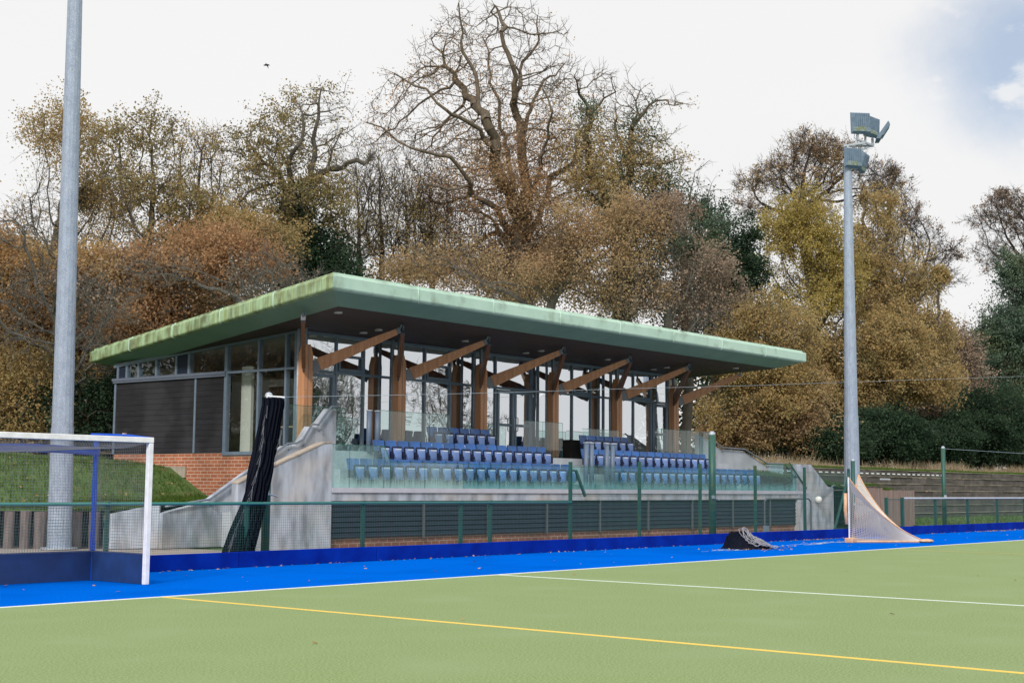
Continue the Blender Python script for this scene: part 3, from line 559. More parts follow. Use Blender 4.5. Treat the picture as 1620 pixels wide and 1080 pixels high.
# ------------------------------------------------------------------ seats
def seat_proto():
    t_ = thing('stadium_seat', (0, 0, 0), 'seat', 'seat'); w2 = .212
    def back(a, b):
        x = (a*2-1)*w2; z = .45+.34*b; return x*(1-.05*b), .20-.05*(1-abs(a*2-1)**2)*-1+.10*b+.02*math.sin(b*3), z+.012*(1-abs(a*2-1)**6)*b
    g = MB().grid(back, 8, 5); g.grid(lambda a, b: tuple(np.array(back(1-a, b))+[0, .03, 0]), 8, 5)
    g.grid(lambda a, b: tuple(np.array(back(a, 1))+[0, .03*b, 0]), 8, 1)
    for e in (0, 1): g.grid(lambda a, b: tuple(np.array(back(e, a))+[0, .03*b, 0]), 5, 1)
    g.build('seat_back', 'seat', t_, True)
    def pan(a, b):
        x = (a*2-1)*.165*(1-.12*(1-b)); z = .26+.33*b; k = (1-abs(a*2-1)**4)*(1-abs(b*2-1)**4); return x, .02-.05*k+.03*b, z
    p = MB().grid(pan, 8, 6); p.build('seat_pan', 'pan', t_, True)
    r = MB().tube([(-.17, .06, .27), (-.19, .07, .45), (-.195, .07, .60), (-.17, .065, .625), (.17, .065, .625), (.195, .07, .60), (.19, .07, .45), (.17, .06, .27), (0, .05, .24), (-.17, .06, .27)], .016, 6)
    r.box(-.17, .17, .06, .09, .27, .61); r.build('seat_frame', 'seatd', t_)
    MB().box(-.235, -.20, .0, .24, .30, .50).box(-.235, -.205, -.05, .22, .36, .42).box(.20, .235, .02, .24, .30, .50).box(-.03, .03, .10, .16, .0, .30).box(-.232, .232, .11, .135, .30, .33).build('bracket', 'seatd', t_)
    MB().box(-.10, .11, .008, .022, .545, .575).build('pale_strip', 'seatp', t_)  # pale strip across the top of the folded pan
    return t_
proto = seat_proto(); pch = [c for c in proto.children]; first = True
ORDN = 'first second third fourth fifth sixth seventh eighth ninth tenth eleventh twelfth thirteenth fourteenth fifteenth sixteenth seventeenth eighteenth nineteenth twentieth'.split()
rows = [(25.62, 20, 25.75, 1.40, 'front row, left block', 'teal looking'), (36.85, 20, 25.75, 1.40, 'front row, right block', 'teal looking'), (27.42, 16, 26.62, 1.93, 'middle row, left block', 'blue'),
        (36.80, 16, 26.62, 1.93, 'middle row, right block', 'blue'), (30.42, 6, 27.42, 2.42, 'short back row, left block', 'blue'), (37.78, 6, 27.42, 2.42, 'short back row, right block', 'blue')]
for x0, n, y, z, nm, cw in rows:
    for i in range(n):
        if first: r, first = proto, False
        else:
            r = proto.copy(); COL.objects.link(r)
            for c in pch: q = c.copy(); COL.objects.link(q); q.parent = r
        r.location = (x0+.473*i, y, z)
        r['label'] = '%s tip-up seat, %s from the left in the %s' % (cw, ORDN[i], nm); r['category'] = 'seat'; r['group'] = 'tip-up seats in the '+nm
# ------------------------------------------------------------------ log wall, timber wall, terraces
t_ = thing('log_wall', (10, 31.2, 0), 'low retaining wall of upright grey half round logs in front of the grass bank', 'retaining wall')
x = -20.0; mb = MB(); k = 0; near = []
while x < 20.0:
    y = yb(x)-.12+random.uniform(-.03, .03); r = random.uniform(.115, .15); h = .86+random.uniform(-.03, .03)
    pts = [(x+random.uniform(-.01, .01), y, -.02), (x, y, h*.5), (x+random.uniform(-.01, .01), y, h)]
    if x > 9: MB().tube(pts, r, 10).build('log', 'log', t_)
    else: mb.tube(pts, r, 8)
    x += r*1.9+random.uniform(0, .03)
mb.build('logs', 'log', t_, kind='stuff')
t_ = thing('timber_wall', (50, 24.5, 0), 'weathered brown upright board retaining wall behind the light pole and the leaning net', 'retaining wall')
mb = MB(); x = 50.9
while x < 56.4:
    wd = random.uniform(.16, .24); h = (1.62 if x < 53.4 else 1.50)+random.uniform(-.02, .02); y = 24.5+random.uniform(-.012, .012)
    mb.box(x, x+wd-.012, y, y+.08, -.02, h); x += wd
mb.build('boards', 'logbrown', t_)
MB().box(56.3, 56.5, 24.6, 31.0, 0, 1.48).build('end_boards', 'logbrown', t_); MB().box(50.6, 56.5, 24.47, 24.75, 1.63, 1.66).build('rail_board', 'sleeper', t_)
t_ = thing('terrace_steps', (60, 27, 0), 'wide terrace of dark old sleeper steps rising to the right bank', 'terrace')
zs = [.42, .78, 1.12, 1.46, 1.80, 2.14, 2.48]
for k, zt in enumerate(zs):
    y0 = 27.2+.62*k; xa = 56.5 if zt < 1.6 else 51.6; x = xa
    ns = MB(); tr = MB()
    while x < 118:
        L = random.uniform(2.3, 2.9); j = random.uniform(-.03, .03); ns.box(x, x+L-.02, y0+j, y0+.24+j, zt-.36, zt+random.uniform(-.015, .015)); x += L
    ns.build('sleeper_riser', 'sleeper', t_); MB().box(xa, 118, y0-.035, y0+.25, zt+.016, zt+.045).build('worn_edge', 'edge', t_); tr.box(xa, 118, y0+.2, y0+.64, zt-.5, zt-.035); tr.build('earth_tread', 'tread', t_)
mb = MB(); x = 52.0
while x < 75: mb.box(x, x+.30, 30.88, 30.90, 2.30, 2.36); x += .62
mb.build('white_marks', 'line', t_)
MB().box(60.8, 62.3, 29.6, 29.7, 1.86, 2.12).box(64.6, 65.6, 29.6, 29.68, 2.0, 2.08).box(88, 89.2, 28.35, 28.42, 1.2, 1.4).build('pale_boards', 'conc2', t_)
# ------------------------------------------------------------------ kickboards
def kick(x0, x1, lab):
    t_ = thing('kickboard', (x0, 20.4, 0), lab, 'kickboard', 'blue kickboards along the fence'); x = x0; n = 0
    while x < x1-.1:
        L = min(3.6, x1-x); j = random.uniform(-.012, .012)
        MB().box(x+.004, x+L-.004, 20.40+j, 20.47+j, 0.0, .285+random.uniform(-.004, .004)).build('board', 'kick', t_, bev=.012); x += L
    return t_
kick(-8, 34.9, 'long dark blue kickboard running from behind the white goal to the black net heap')
kick(34.9, 44.9, 'blue kickboard between the black net heap and the orange edged net')
kick(45.0, 46.9, 'short blue kickboard across the foot of the small green gate')
kick(46.95, 100, 'blue kickboard in front of the right terrace')
tb = MB().tube([(59.2, 20.1, .12), (62.5, 20.2, .14)], .13, 10).build('padded_tube', 'kick', None, True); tb['label'] = 'rounded blue pad lying at the far right end of the kickboard'; tb['category'] = 'pad'
# ------------------------------------------------------------------ fences
GY = 20.6
def mesh_panel(x0, x1, z0, z1, dz, par, nm='wire_mesh', m='wire', dx=.05, r=.0022):
    xs = np.arange(x0, x1, dx); zs_ = np.arange(z0, z1+.001, dz)
    seg = [((x, GY, z0), (x, GY, z1)) for x in xs]+[((x0, GY-.003, z), (x1, GY-.003, z)) for z in zs_]
    V, F = wires(np.array(seg, float), r); return npmesh(nm, V, F, m, par)
lf = thing('mesh_fence', (5, GY, 0), 'low green rail fence with square wire mesh in front of the stand', 'fence')
MB().tube([(-8, GY, 1.165), (27.6, GY, 1.155)], .03, 8).build('top_rail', 'railtop', lf, True)
for x in (2.5, 5.5, 8.5, 11.5, 14.52, 17.57, 20.62, 23.63, 24.63):
    MB().box(x-.035, x+.035, GY+.02, GY+.08, 0, 1.13).tube([(x, GY+.03, 1.12), (x, GY, 1.20)], .03, 8).build('post', 'greenrust' if x == 14.52 else 'green', lf)
mesh_panel(-6, 11, .30, 1.13, .05, lf); mesh_panel(11, 27.6, .30, 1.13, .05, lf)
hf = thing('mesh_fence', (27.6, GY, 0), 'tall fine green wire mesh fence in front of the right seats', 'fence')
for i, x in enumerate((27.64, 30.60, 33.55, 36.57, 39.60, 42.62)):
    MB().box(x-.036, x+.036, GY+.02, GY+.09, 0, 2.18 if i else 2.12).build('post', 'greenrust' if i in (1, 2, 3) else 'green', hf)
mesh_panel(27.64, 42.6, .30, 2.06, .20, hf, dx=.05, r=.0035)
MB().beam((42.55, GY+.0, 2.05), (41.4, GY+.0, .15), .06, .06).build('brace', 'green', hf)
MB().beam((27.70, GY-.06, 1.92), (28.08, GY-.06, 1.30), .05, .06).build('brace', 'green', hf)
gf = thing('gate', (39.7, GY+1.6, 0), 'small dark metal frame gate in front of the right stair wall', 'gate')
MB().tube([(40.6, 22.6, 0), (40.6, 22.6, 1.12), (40.75, 22.6, 1.2), (43.6, 22.6, 1.2), (43.75, 22.6, 1.1), (43.75, 22.6, 0)], .03, 8).build('gate_frame', 'bracket', gf)
MB().box(40.5, 40.72, 22.5, 22.6, 0, .35).build('gate_foot', 'frame', gf)
gt = thing('gate', (45.3, GY, 0), 'small green framed mesh gate at the left end of the right rail fence', 'gate')
MB().box(45.26, 45.36, GY-.05, GY+.05, 0, 1.26).build('post', 'green', gt); MB().box(46.54, 46.64, GY-.05, GY+.05, 0, 1.26).build('post', 'green', gt)
MB().tube([(45.42, GY, .3), (45.42, GY, 1.2), (46.48, GY, 1.2), (46.48, GY, .3), (45.42, GY, .3)], .022, 6).build('gate_frame', 'green', gt)
mesh_panel(45.42, 46.48, .3, 1.2, .05, gt)
rf = thing('mesh_fence', (47, GY, 0), 'low green mesh fence with a pale top rail in front of the sleeper terrace', 'fence')
MB().tube([(46.7, GY, 1.235), (110, GY, 1.235)], .032, 8).build('top_rail', 'steel', rf, True)
for k in range(18):
    x = 49.55+3.02*k; MB().box(x-.04, x+.04, GY+.02, GY+.10, 0, 1.22).build('post', 'green', rf)
mesh_panel(46.7, 75, .30, 1.18, .05, rf); mesh_panel(75, 100, .30, 1.18, .05, rf)
def netpost(x, y, h, lab, r=.07):
    t_ = thing('net_post', (x, y, 0), lab, 'post', 'tall green ball-stop net posts')
    MB().tube([(x, y, 0), (x, y, h)], r, 10).build('post', 'greenrust' if r > .075 else 'green', t_, True); MB().sphere((x, y, h+.01), r*.95, 6).build('cap', 'steel', t_, True)
    MB().tube([(x-.1, y-.06, h*.42), (x+.12, y-.09, h*.42-.04), (x+.2, y-.1, h*.40)], .018, 6).box(x-.12, x-.02, y-.11, y-.05, h*.41, h*.44).build('winch', 'steel', t_); return t_
netpost(18.35, 21.0, 3.2, 'green net post carrying the gathered black net', .085)
netpost(34.35, GY-.1+.25, 3.0, 'tall thick green net post right of the middle, beside the black net heap', .10)
netpost(50.95, GY+.3, 3.06, 'tall green net post standing in the right low rail fence', .08)
netpost(43.45, GY+.3, 2.45, 'green net post hidden partly by the right light pole', .07)
cb = MB().tube([(18.41, 20.8, 3.19), (22.14, 20.8, 3.44), (25.32, 20.8, 3.67), (30, 20.8, 4.03), (37.08, 20.8, 4.55), (48, 20.8, 5.4), (59.41, 20.8, 6.28), (80, 20.8, 7.9)], .0045, 5).build('cable', 'wirel')
cb['label'] = 'thin pale cable strung from the black net post up past the pavilion to the right'; cb['category'] = 'cable'
c2 = MB().tube([(50.95, 20.9, 3.05), (75, 20.9, 3.1)], .006, 4).build('cable', 'wirel'); c2['label'] = 'thin wire running level to the right from the green post top above the terrace'; c2['category'] = 'cable'
# ------------------------------------------------------------------ white hockey goal
gl = thing('hockey_goal', (13.33, 17.93, 0), 'white framed hockey goal with dark blue boards and grey netting on the blue run-off', 'goal')
GX1 = 13.33; GX0 = 9.67; gy0 = 17.93; gy1 = 19.28
for x in (GX0, GX1): MB().box(x-.04, x+.04, gy0-.04, gy0+.04, 0, 2.12).build('goal_post', 'white', gl, bev=.008)
MB().box(GX0-.04, GX1+.04, gy0-.045, gy0+.045, 2.122, 2.205).build('crossbar', 'white', gl, bev=.008)
for x in (GX0, GX1):
    MB().box(x-.025, x+.02, gy0+.04, gy1, .005, .46).build('side_board', 'navy', gl)
    MB().box(x-.03, x+.03, gy1, gy1+.06, 0, 2.16).build('rear_post', 'goalblue', gl, bev=.006)
MB().box(GX0, GX1-.03, gy1+.01, gy1+.05, .005, .46).build('back_board', 'navy', gl)
MB().tube([(GX1, gy1, 2.17), (GX1-.1, gy1+.02, 2.27), (GX1-.05, gy0+.5, 2.24), (GX1, gy0, 2.19)], .022, 6).build('support_bar', 'goalblue', gl)
def tn(a, b): return GX0+(GX1-GX0)*a, gy0+(gy1-gy0)*b, 2.13-.18*math.sin(math.pi*b)**1.3*(.6+.4*math.sin(3*a+1))-.06*b
netmesh('roof_net', tn, 80, 26, .0023, 'netw', gl, 10, 6)
def bn(a, b): return GX0+(GX1-GX0)*a, gy1-.05-.10*math.sin(math.pi*b)*(.7+.3*math.sin(a*9)), 2.07-1.62*b
netmesh('back_net', bn, 80, 36, .0022, 'netw', gl, 10, 6)
def sn(a, b): return GX1-.03-.05*math.sin(math.pi*b)*math.sin(math.pi*a), gy0+.05+(gy1-gy0-.05)*a, 2.10-1.65*b
netmesh('side_net', sn, 28, 36, .0022, 'netw', gl, 6, 6)
MB().grid(lambda a, b: (GX0+(GX1-GX0)*a, gy1-.08+.02*b, 2.10-.03-.15*b*(1-.25*a)-.02*math.sin(a*7)), 24, 2).build('canvas_strip', 'netb', gl)
# ------------------------------------------------------------------ light poles
def pole(name, base, top, r0, r1, joint, lab, n=16):
    t_ = thing('light_pole', tuple(base), lab, 'light pole'); b = np.array(base, float); tp = np.array(top, float); P = lambda q: b+(tp-b)*q
    R_ = lambda q: r0+(r1-r0)*q
    MB().tube([P(0), P(joint)], [R_(0)*1.02, R_(joint)*1.02], n).build('lower_shaft', 'pole', t_); MB().tube([P(joint)-[0, 0, .02], P(1)], [R_(joint)*.97, R_(1)], n).build('upper_shaft', 'pole', t_)
    MB().tube([P(0), P(0)+[0, 0, .04]], r0*1.5, n).build('base_plate', 'steel', t_); return t_, P, R_
lp0 = np.array((19.06, 28.91, 0)); dl = (at(119, 0, 33.2)-at(93.5, 868, 33.2))
pl_, P, R_ = pole('l', lp0, lp0+dl*1.35, .275, .13, .16, 'huge galvanised light pole rising out of the picture behind the white goal')
MB().box(18.9, 19.12, 28.60, 28.66, 1.0, 1.55).build('hatch', 'pole', pl_, bev=.01)
b = at(1348, 768, 55); tp = at(1341, 262, 55)
pr2, P, R_ = pole('r', b, tp, .30, .15, .215, 'galvanised light pole with five floodlights on the right terrace')
hp = P(.068)+_R*.22; MB().tube([hp-[0, 0, .33], hp+[0, 0, .33]], .085, 10).build('hatch', 'pole', pr2, True)
def flood(c, right, up, wd, ht, par):      # floodlight housing: tapering back with cooling fins, glass in front
    r = np.array(right, float); r /= np.linalg.norm(r); u = np.array(up, float); u -= r*np.dot(u, r); u /= np.linalg.norm(u); nrm = np.cross(r, u)   # nrm points to the back of the lamp
    def q(x, y, z): return c+r*x*wd/2+u*y*ht/2+nrm*z
    mb = MB(); f = [q(-1, -1, 0), q(1, -1, 0), q(1, 1, 0), q(-1, 1, 0)]; k = [q(-.88, -.8, .13), q(.88, -.8, .13), q(.88, .9, .10), q(-.88, .9, .10)]
    mb.quad(*k); mb.quad(*f[::-1])
    for i in range(4): j = (i+1) % 4; mb.quad(f[i], f[j], k[j], k[i])
    h = mb.build('floodlight', 'flood', par)
    fn = MB()
    for i in range(8): x = -.76+1.52*i/7; fn.beam(q(x, -.35, .13), q(x, .86, .11), .012, .05, up=tuple(nrm))
    fn.build('fins', 'flood', h); fn = MB(); fn.quad(q(-.8, -.78, .137), q(.45, -.78, .137), q(.45, -.35, .137), q(-.8, -.35, .137)); fn.build('mossy_patch', 'moss', h)
    MB().quad(q(-.92, -.92, -.006), q(.92, -.92, -.006), q(.92, .92, -.006), q(-.92, .92, -.006)).build('lamp_glass', 'face', h); return h
D0 = 55.0
def pxr(du, dv, dd=0): return _R*du-_U*dv+_F*dd
flood(at(1361, 195.5, D0), pxr(28, 0, 6), pxr(7, -30, 4), .82, .84, pr2)
flood(at(1379, 201, D0+.3), pxr(20, 4, 14), pxr(8, -28, 8), .74, .80, pr2)
flood(at(1394.5, 209, D0+.6), pxr(5, 6, 30), pxr(20, -29, 0), .62, .85, pr2)
flood(at(1349, 250, D0-.2), pxr(28, 1, 7), pxr(5, -28, 3), .74, .78, pr2)
flood(at(1364, 257, D0+.2), pxr(12, 4, 16), pxr(9, -26, 2), .56, .78, pr2)
arm = MB(); A = lambda u, v, d=0: at(u, v, D0+d)
for a_, b_ in ((A(1334, 231), A(1368, 226, .1)), (A(1336, 231, .1), A(1381, 231, .6)), (A(1356, 221), A(1382, 231, .5)), (A(1357, 209), A(1356, 222)), (A(1369, 212, .3), A(1369, 226, .3)), (A(1380, 219, .5), A(1381, 232, .5)),
               (A(1362, 238, .2), A(1382, 229, .6)), (A(1354, 208), A(1372, 208, .2)), (A(1366, 213, .3), A(1382, 217, .4)), (A(1336, 264), A(1358, 267)), (A(1338, 274), A(1354, 282)), (A(1353, 266, .2), A(1354, 282)), (A(1350, 284), A(1336, 292)), (A(1341, 262), A(1341, 230))):
    arm.beam(a_, b_, .075, .075)
arm.build('crossarms', 'steel', pr2)
cbm = MB().tube([A(1353, 208), A(1351, 218), A(1357, 222)], .012, 5); cbm.build('wiring', 'bracket', pr2)
# ------------------------------------------------------------------ lacrosse type goal with orange edging
lg = thing('lacrosse_goal', (38.04, 18.44, 0), 'tall three cornered goal of white netting edged in orange by the right pole', 'goal')
p1 = np.array((38.04, 18.44, .03)); t1 = np.array((37.90, 18.38, 1.86)); ap = np.array((39.95, 16.95, .03)); p2 = np.array((39.70, 19.15, .03)); t2 = np.array((39.77, 18.95, 1.95))
def bez(a, c, b, t): return a*(1-t)**2+2*c*t*(1-t)+b*t*t
def e1(t): return bez(t1, p1*.55+ap*.45+np.array([0, 0, .42]), ap, t)
def e2(t): return bez(t2, p2*.55+ap*.45+np.array([0, 0, .34]), ap+np.array([.12, .1, 0]), t)
def top(s): return t1+(t2-t1)*s-np.array([0, 0, .46])*4*s*(1-s)*.8+np.array([0, 0, 0])
def roofn(s, t):
    a = e1(t); b_ = e2(t); q = a+(b_-a)*s; return q-np.array([0, 0, .50*4*s*(1-s)*(1-t)**3])
def sidel(s, t):     # between the near post and the ground line
    g = p1+(ap-p1)*t; return g+(e1(t)-g)*s
def sider(s, t): g = p2+(ap-p2)*t; return g+(e2(t)-g)*s
netmesh('net', roofn, 34, 60, .009, 'netp', lg, 8, 20); netmesh('net', sidel, 30, 44, .006, 'netp', lg, 6, 20); netmesh('net', sider, 34, 44, .009, 'netp', lg, 6, 20)
o = MB(); n_ = 16
MB().tube([p1, t1], .022, 6).build('post', 'white', lg); MB().tube([p2, t2], .022, 6).build('post', 'orange', lg)
o.tube([e1(i/n_) for i in range(n_+1)], .02, 5); MB().tube([e2(i/n_)+np.array([0, 0, .01]) for i in range(n_+1)], .022, 5).build('edging', 'orange', lg)
o.build('edging', 'orange', lg); MB().tube([p1, ap], .035, 6).build('base_bar', 'orange', lg); MB().tube([p2, ap], .03, 6).build('base_bar', 'orange', lg)
MB().tube([roofn(i/10, 0) for i in range(11)], .02, 5).build('mouth_cord', 'orange', lg)
MB().tube([p1-_R*.07+[0, 0, .50], p1-_R*.10+[0, 0, .9], p1-_R*.09+[0, 0, 1.38]], .055, 8).build('pad', 'orange', lg, True)
MB().box(p1[0]-.12, p1[0]+.22, p1[1]-.16, p1[1]+.1, 0, .14).build('base_pad', 'orange', lg, bev=.02); MB().sphere(tuple(ap+[0, 0, .02]), (.28, .2, .06), 8).build('base_pad', 'orange', lg, True)
# ------------------------------------------------------------------ gathered black net, black heap
nb = thing('gathered_net', (18.2, 20.9, 0), 'tall black ball-stop net gathered against its green post and trailing down left', 'net')
yy = 20.75
def prof_net(z):     # left and right edge (pixels of the photo) turned into metres along the fence
    L = fr(z, [.02, .3, .6, 1.2, 2.0, 2.7, 3.05, 3.17], [17.22, 17.30, 17.42, 17.66, 17.88, 18.00, 18.07, 18.06]); R__ = fr(z, [.02, .3, .6, 1.2, 2.0, 2.7, 3.05, 3.17], [17.78, 17.83, 17.92, 18.12, 18.28, 18.40, 18.50, 18.48]); return L, R__
def nf(s, t):
    z = .02+3.15*t; L, R__ = prof_net(z); w_ = R__-L
    x = L+w_*(s+.025*math.sin(17*s+3*t)); y = yy+.10*math.sin(s*31+2*math.sin(t*5))*(.35+.65*(1-t))*(1-.5*t)+.05*math.sin(s*67+t*9)-.06*math.sin(math.pi*s); return x, y, z
MB().grid(nf, 90, 40).grid(lambda s, t: tuple(np.array(nf(s, t))+[.03, .14+.03*math.sin(s*43), 0]), 60, 24).build('net_folds', 'net', nb, True)
sg = []
for i in range(70):
    s = random.choice([0, 0, 1]); t = random.random()*.95; p = np.array(nf(s, t)); q = np.array(nf(min(1, max(0, s+random.uniform(-.03, .03))), max(0, t-random.uniform(.03, .12))))+[random.uniform(-.05, .04), -.07, 0]; sg.append((p+[0, -.06, 0], q))
V, F_ = wires(np.array(sg), .0035); npmesh('loose_cords', V, F_, 'netw', nb)['kind'] = 'stuff'
MB().tube([(18.06, 20.72, 3.18), (18.49, 20.72, 3.18)], .025, 8).build('top_tape', 'white', nb)
HX, HY = 31.95, 18.35
hp_ = thing('net_heap', (HX, HY, 0), 'heap of black netting with grey rope coils on the blue run-off', 'net')
def hsh(x, y): return .20*math.sin(x*9+2*y)+.16*math.sin(y*13-x*5+1)+.13*math.sin(x*21+y*17)+.10*math.sin(x*37-y*29)
def heap(a, b):
    th = 2*math.pi*a; r = b**.8; k = 1+.16*math.sin(3*th+1)+.10*math.sin(7*th)+.05*math.sin(15*th)
    lx = .62*r*k*math.cos(th); ly = .50*r*k*math.sin(th); h = .34*math.exp(-((lx+.22)**2/.10+ly**2/.14)**2)+.24*math.exp(-((lx-.20)**2/.14+ly**2/.14))
    h = min(.44, h*(1+1.1*hsh(lx*1.5, ly*1.5)+.25*hsh(lx*4+2, ly*5)))*(1-b**5); return HX+lx*.66+ly*.77-0, HY-lx*.77+ly*.66, max(0, h)
MB().grid(heap, 110, 40).build('netting', 'net', hp_)
for j in range(16):
    P = []; ph = random.random()*6; cu = random.uniform(-.05, .50); cv = random.uniform(-.25, .15); rr = random.uniform(.10, .30); el_ = random.uniform(.4, 1)
    for i in range(22):
        th = ph+i*.45; lx = cu+rr*math.cos(th)*(1+.3*math.sin(i*.7+j)); ly = cv+rr*el_*math.sin(th)
        h = .34*math.exp(-((lx+.22)**2/.10+ly**2/.14)**2)+.24*math.exp(-((lx-.20)**2/.14+ly**2/.14))
        P.append((HX+lx*.66+ly*.77, HY-lx*.77+ly*.66, max(.02, h*1.12+.02+.03*math.sin(i*1.9+j))))
    MB().tube(P, .008, 5).build('rope_coil', 'rope', hp_)
# ------------------------------------------------------------------ a bird in the sky
bd = thing('bird', tuple(at(422, 103, 70)), 'tiny dark bird flying high in the pale sky', 'bird'); bp_ = at(422, 103, 70)
def B(x, y, z=0): return bp_+_R*x-_U*y+_F*z
MB().tube([B(-.16, .02), B(-.06, 0), B(.06, .0), B(.15, .02)], [.015, .05, .045, .01], 8).build('body', 'bird', bd, True)
for sx in (-1, 1): MB().quad(B(-.03, 0), B(.05, .0), B(.04+.02*sx, .10+.06*sx, .25*sx), B(-.02, -.06, .3*sx)).quad(B(.05, .001), B(-.03, .001), B(-.02, -.061, .3*sx), B(.04+.02*sx, .101+.06*sx, .25*sx)).build('wing', 'bird', bd)
# ------------------------------------------------------------------ trees
RMP = dict(
 orange=[(0.22, 0.14, 0.075), (0.38, 0.235, 0.115), (0.53, 0.34, 0.155), (0.3, 0.23, 0.11), (0.58, 0.43, 0.21)],
 brown=[(0.2, 0.15, 0.095), (0.35, 0.24, 0.145), (0.49, 0.33, 0.185), (0.3, 0.24, 0.13), (0.55, 0.41, 0.24)],
 rust=[(0.21, 0.12, 0.075), (0.37, 0.22, 0.12), (0.52, 0.32, 0.175), (0.29, 0.2, 0.11), (0.56, 0.4, 0.25)],
 yellow=[(0.25, 0.22, 0.07), (0.38, 0.31, 0.1), (0.5, 0.38, 0.13), (0.3, 0.26, 0.09), (0.56, 0.42, 0.17)],
 olive=[(0.13, 0.115, 0.055), (0.22, 0.19, 0.085), (0.34, 0.24, 0.12), (0.19, 0.19, 0.085), (0.44, 0.32, 0.16)],
 green=[(.016,.030,.018),(.030,.055,.033),(.050,.085,.050),(.024,.042,.026),(.095,.13,.085)],
 blueg=[(0.045, 0.077, 0.059), (0.083, 0.131, 0.092), (0.128, 0.185, 0.134), (0.075, 0.116, 0.067), (0.180, 0.201, 0.118)],
 mixed=[(0.22, 0.19, 0.095), (0.35, 0.27, 0.125), (0.5, 0.34, 0.16), (0.28, 0.25, 0.115), (0.58, 0.43, 0.22)],
 grey=[(0.17, 0.135, 0.11), (0.26, 0.2, 0.155), (0.34, 0.24, 0.18), (0.21, 0.18, 0.14), (0.42, 0.32, 0.25)])
LM = {k: leafmat('leaves_'+k, v, .5 if k in ('yellow', 'orange', 'mixed', 'rust', 'brown') else .35) for k, v in RMP.items()}
def lown(P, f, ph):      # smooth patchy tone through space
    return .5+.25*(np.sin(P[:, 0]*f+ph)*np.sin(P[:, 2]*f*1.3+ph*2)+np.sin(P[:, 1]*f*1.1-P[:, 2]*f*.7+ph*3)*np.cos(P[:, 0]*f*.6-ph))
def leaves(P, size, g, tphase, par, m, name='crown', flat=0.0):
    n = len(P); a = g.normal(size=(n, 3)); a[:, 2] *= (1-flat); a /= np.linalg.norm(a, axis=1, keepdims=True); b = g.normal(size=(n, 3))
    b -= a*(a*b).sum(1, keepdims=True); b /= np.linalg.norm(b, axis=1, keepdims=True); sz_ = size*g.uniform(.55, 1.25, (n, 1))
    A = a*sz_*.5; B = b*sz_*.36; V = np.stack([P-A, P+B*1.0, P+A, P-B], 1).reshape(-1, 3); F = np.arange(4*n).reshape(-1, 4)
    tone = np.clip(.5+(lown(P, .9, tphase)-.5)*.9+(lown(P, 2.3, tphase+2)-.5)*.5+g.uniform(-.26, .26, n), 0, 1)
    return npmesh(name, V, F, LM[m], par, tone)
def colonize(g, blobs, base, n_att, seg, dinf, dkill, iters, trunk_to, wander=.12, up=.12, limbs=()):
    vol = np.array([b[3]*b[4]*b[5] for b in blobs])**.8; cnt = (n_att*vol/vol.sum()).astype(int)+3; A = []
    for b, c in zip(blobs, cnt):
        q = g.normal(size=(c, 3)); q /= np.linalg.norm(q, axis=1, keepdims=True); q *= (g.uniform(.08, 1, (c, 1))**(1/2.0))*(1+.38*np.sin(q[:, :1]*4+g.uniform(0, 6))*np.cos(q[:, 2:]*5+g.uniform(0, 6))+.12*g.normal(size=(c, 1))); A.append(np.array(b[:3])+q*np.array(b[3:6]))
    A = np.concatenate(A); base = np.array(base, float); N_ = [base]; par = [-1]
    tt = np.array(trunk_to, float); L = np.linalg.norm(tt-base); k = max(2, int(L/seg)); ph = g.uniform(0, 6)
    for i in range(1, k+1):
        t = i/k; N_.append(base+(tt-base)*t+np.array([math.sin(t*5+ph), math.cos(t*4+ph), 0])*.02*L*math.sin(math.pi*t)); par.append(len(N_)-2)
    lr = {}
    for pts, ra_, rb_ in limbs:      # main limbs laid out first; the finer growth then fills the crown from them
        pts = [np.array(q) for q in pts]; last = int(np.argmin(np.linalg.norm(np.array(N_)-pts[0], axis=1))); dd_ = [pts[0]]
        for a_, b_ in zip(pts[:-1], pts[1:]):
            n_s = max(1, int(np.linalg.norm(b_-a_)/seg)); dd_ += [a_+(b_-a_)*j/n_s+g.normal(size=3)*.06 for j in range(1, n_s+1)]
        ph_ = g.uniform(0, 6, 3)
        for j, q in enumerate(dd_): q = q+.09*min(1, j/3)*np.sin(np.array([1.3, 1.1, .9])*j*seg*2.3+ph_) if j else q; N_.append(q); par.append(last); last = len(N_)-1; lr[last] = .52*ra_*(1-j/len(dd_))**.9+.45*rb_
    X = np.array(N_); par = list(par)
    D = np.linalg.norm(A[:, None]-X[None], axis=2); ni = D.argmin(1); nd = D.min(1); alive = np.ones(len(A), bool)
    for it in range(iters):
        act = alive & (nd < (dinf if it > 0 else 1e9)); 
        if act.sum() == 0:
            if alive.sum() < 3: break
            act = alive & (nd <= nd[alive].min()+.5)
        idx = ni[act]; d = A[act]-X[idx]; d /= np.linalg.norm(d, axis=1, keepdims=True)+1e-9
        u, inv = np.unique(idx, return_inverse=True); S_ = np.zeros((len(u), 3)); np.add.at(S_, inv, d)
        S_ /= np.linalg.norm(S_, axis=1, keepdims=True)+1e-9; S_ += g.normal(size=S_.shape)*wander; S_[:, 2] += up; S_ /= np.linalg.norm(S_, axis=1, keepdims=True)
        new = X[u]+S_*seg; dd = np.linalg.norm(A[:, None]-new[None], axis=2); m_ = dd.argmin(1); md = dd.min(1); b0 = len(X)
        X = np.concatenate([X, new]); par += list(u); c = md < nd; ni[c] = m_[c]+b0; nd[c] = md[c]; alive &= nd > dkill
        if not alive.any(): break
    return X, np.array(par), lr
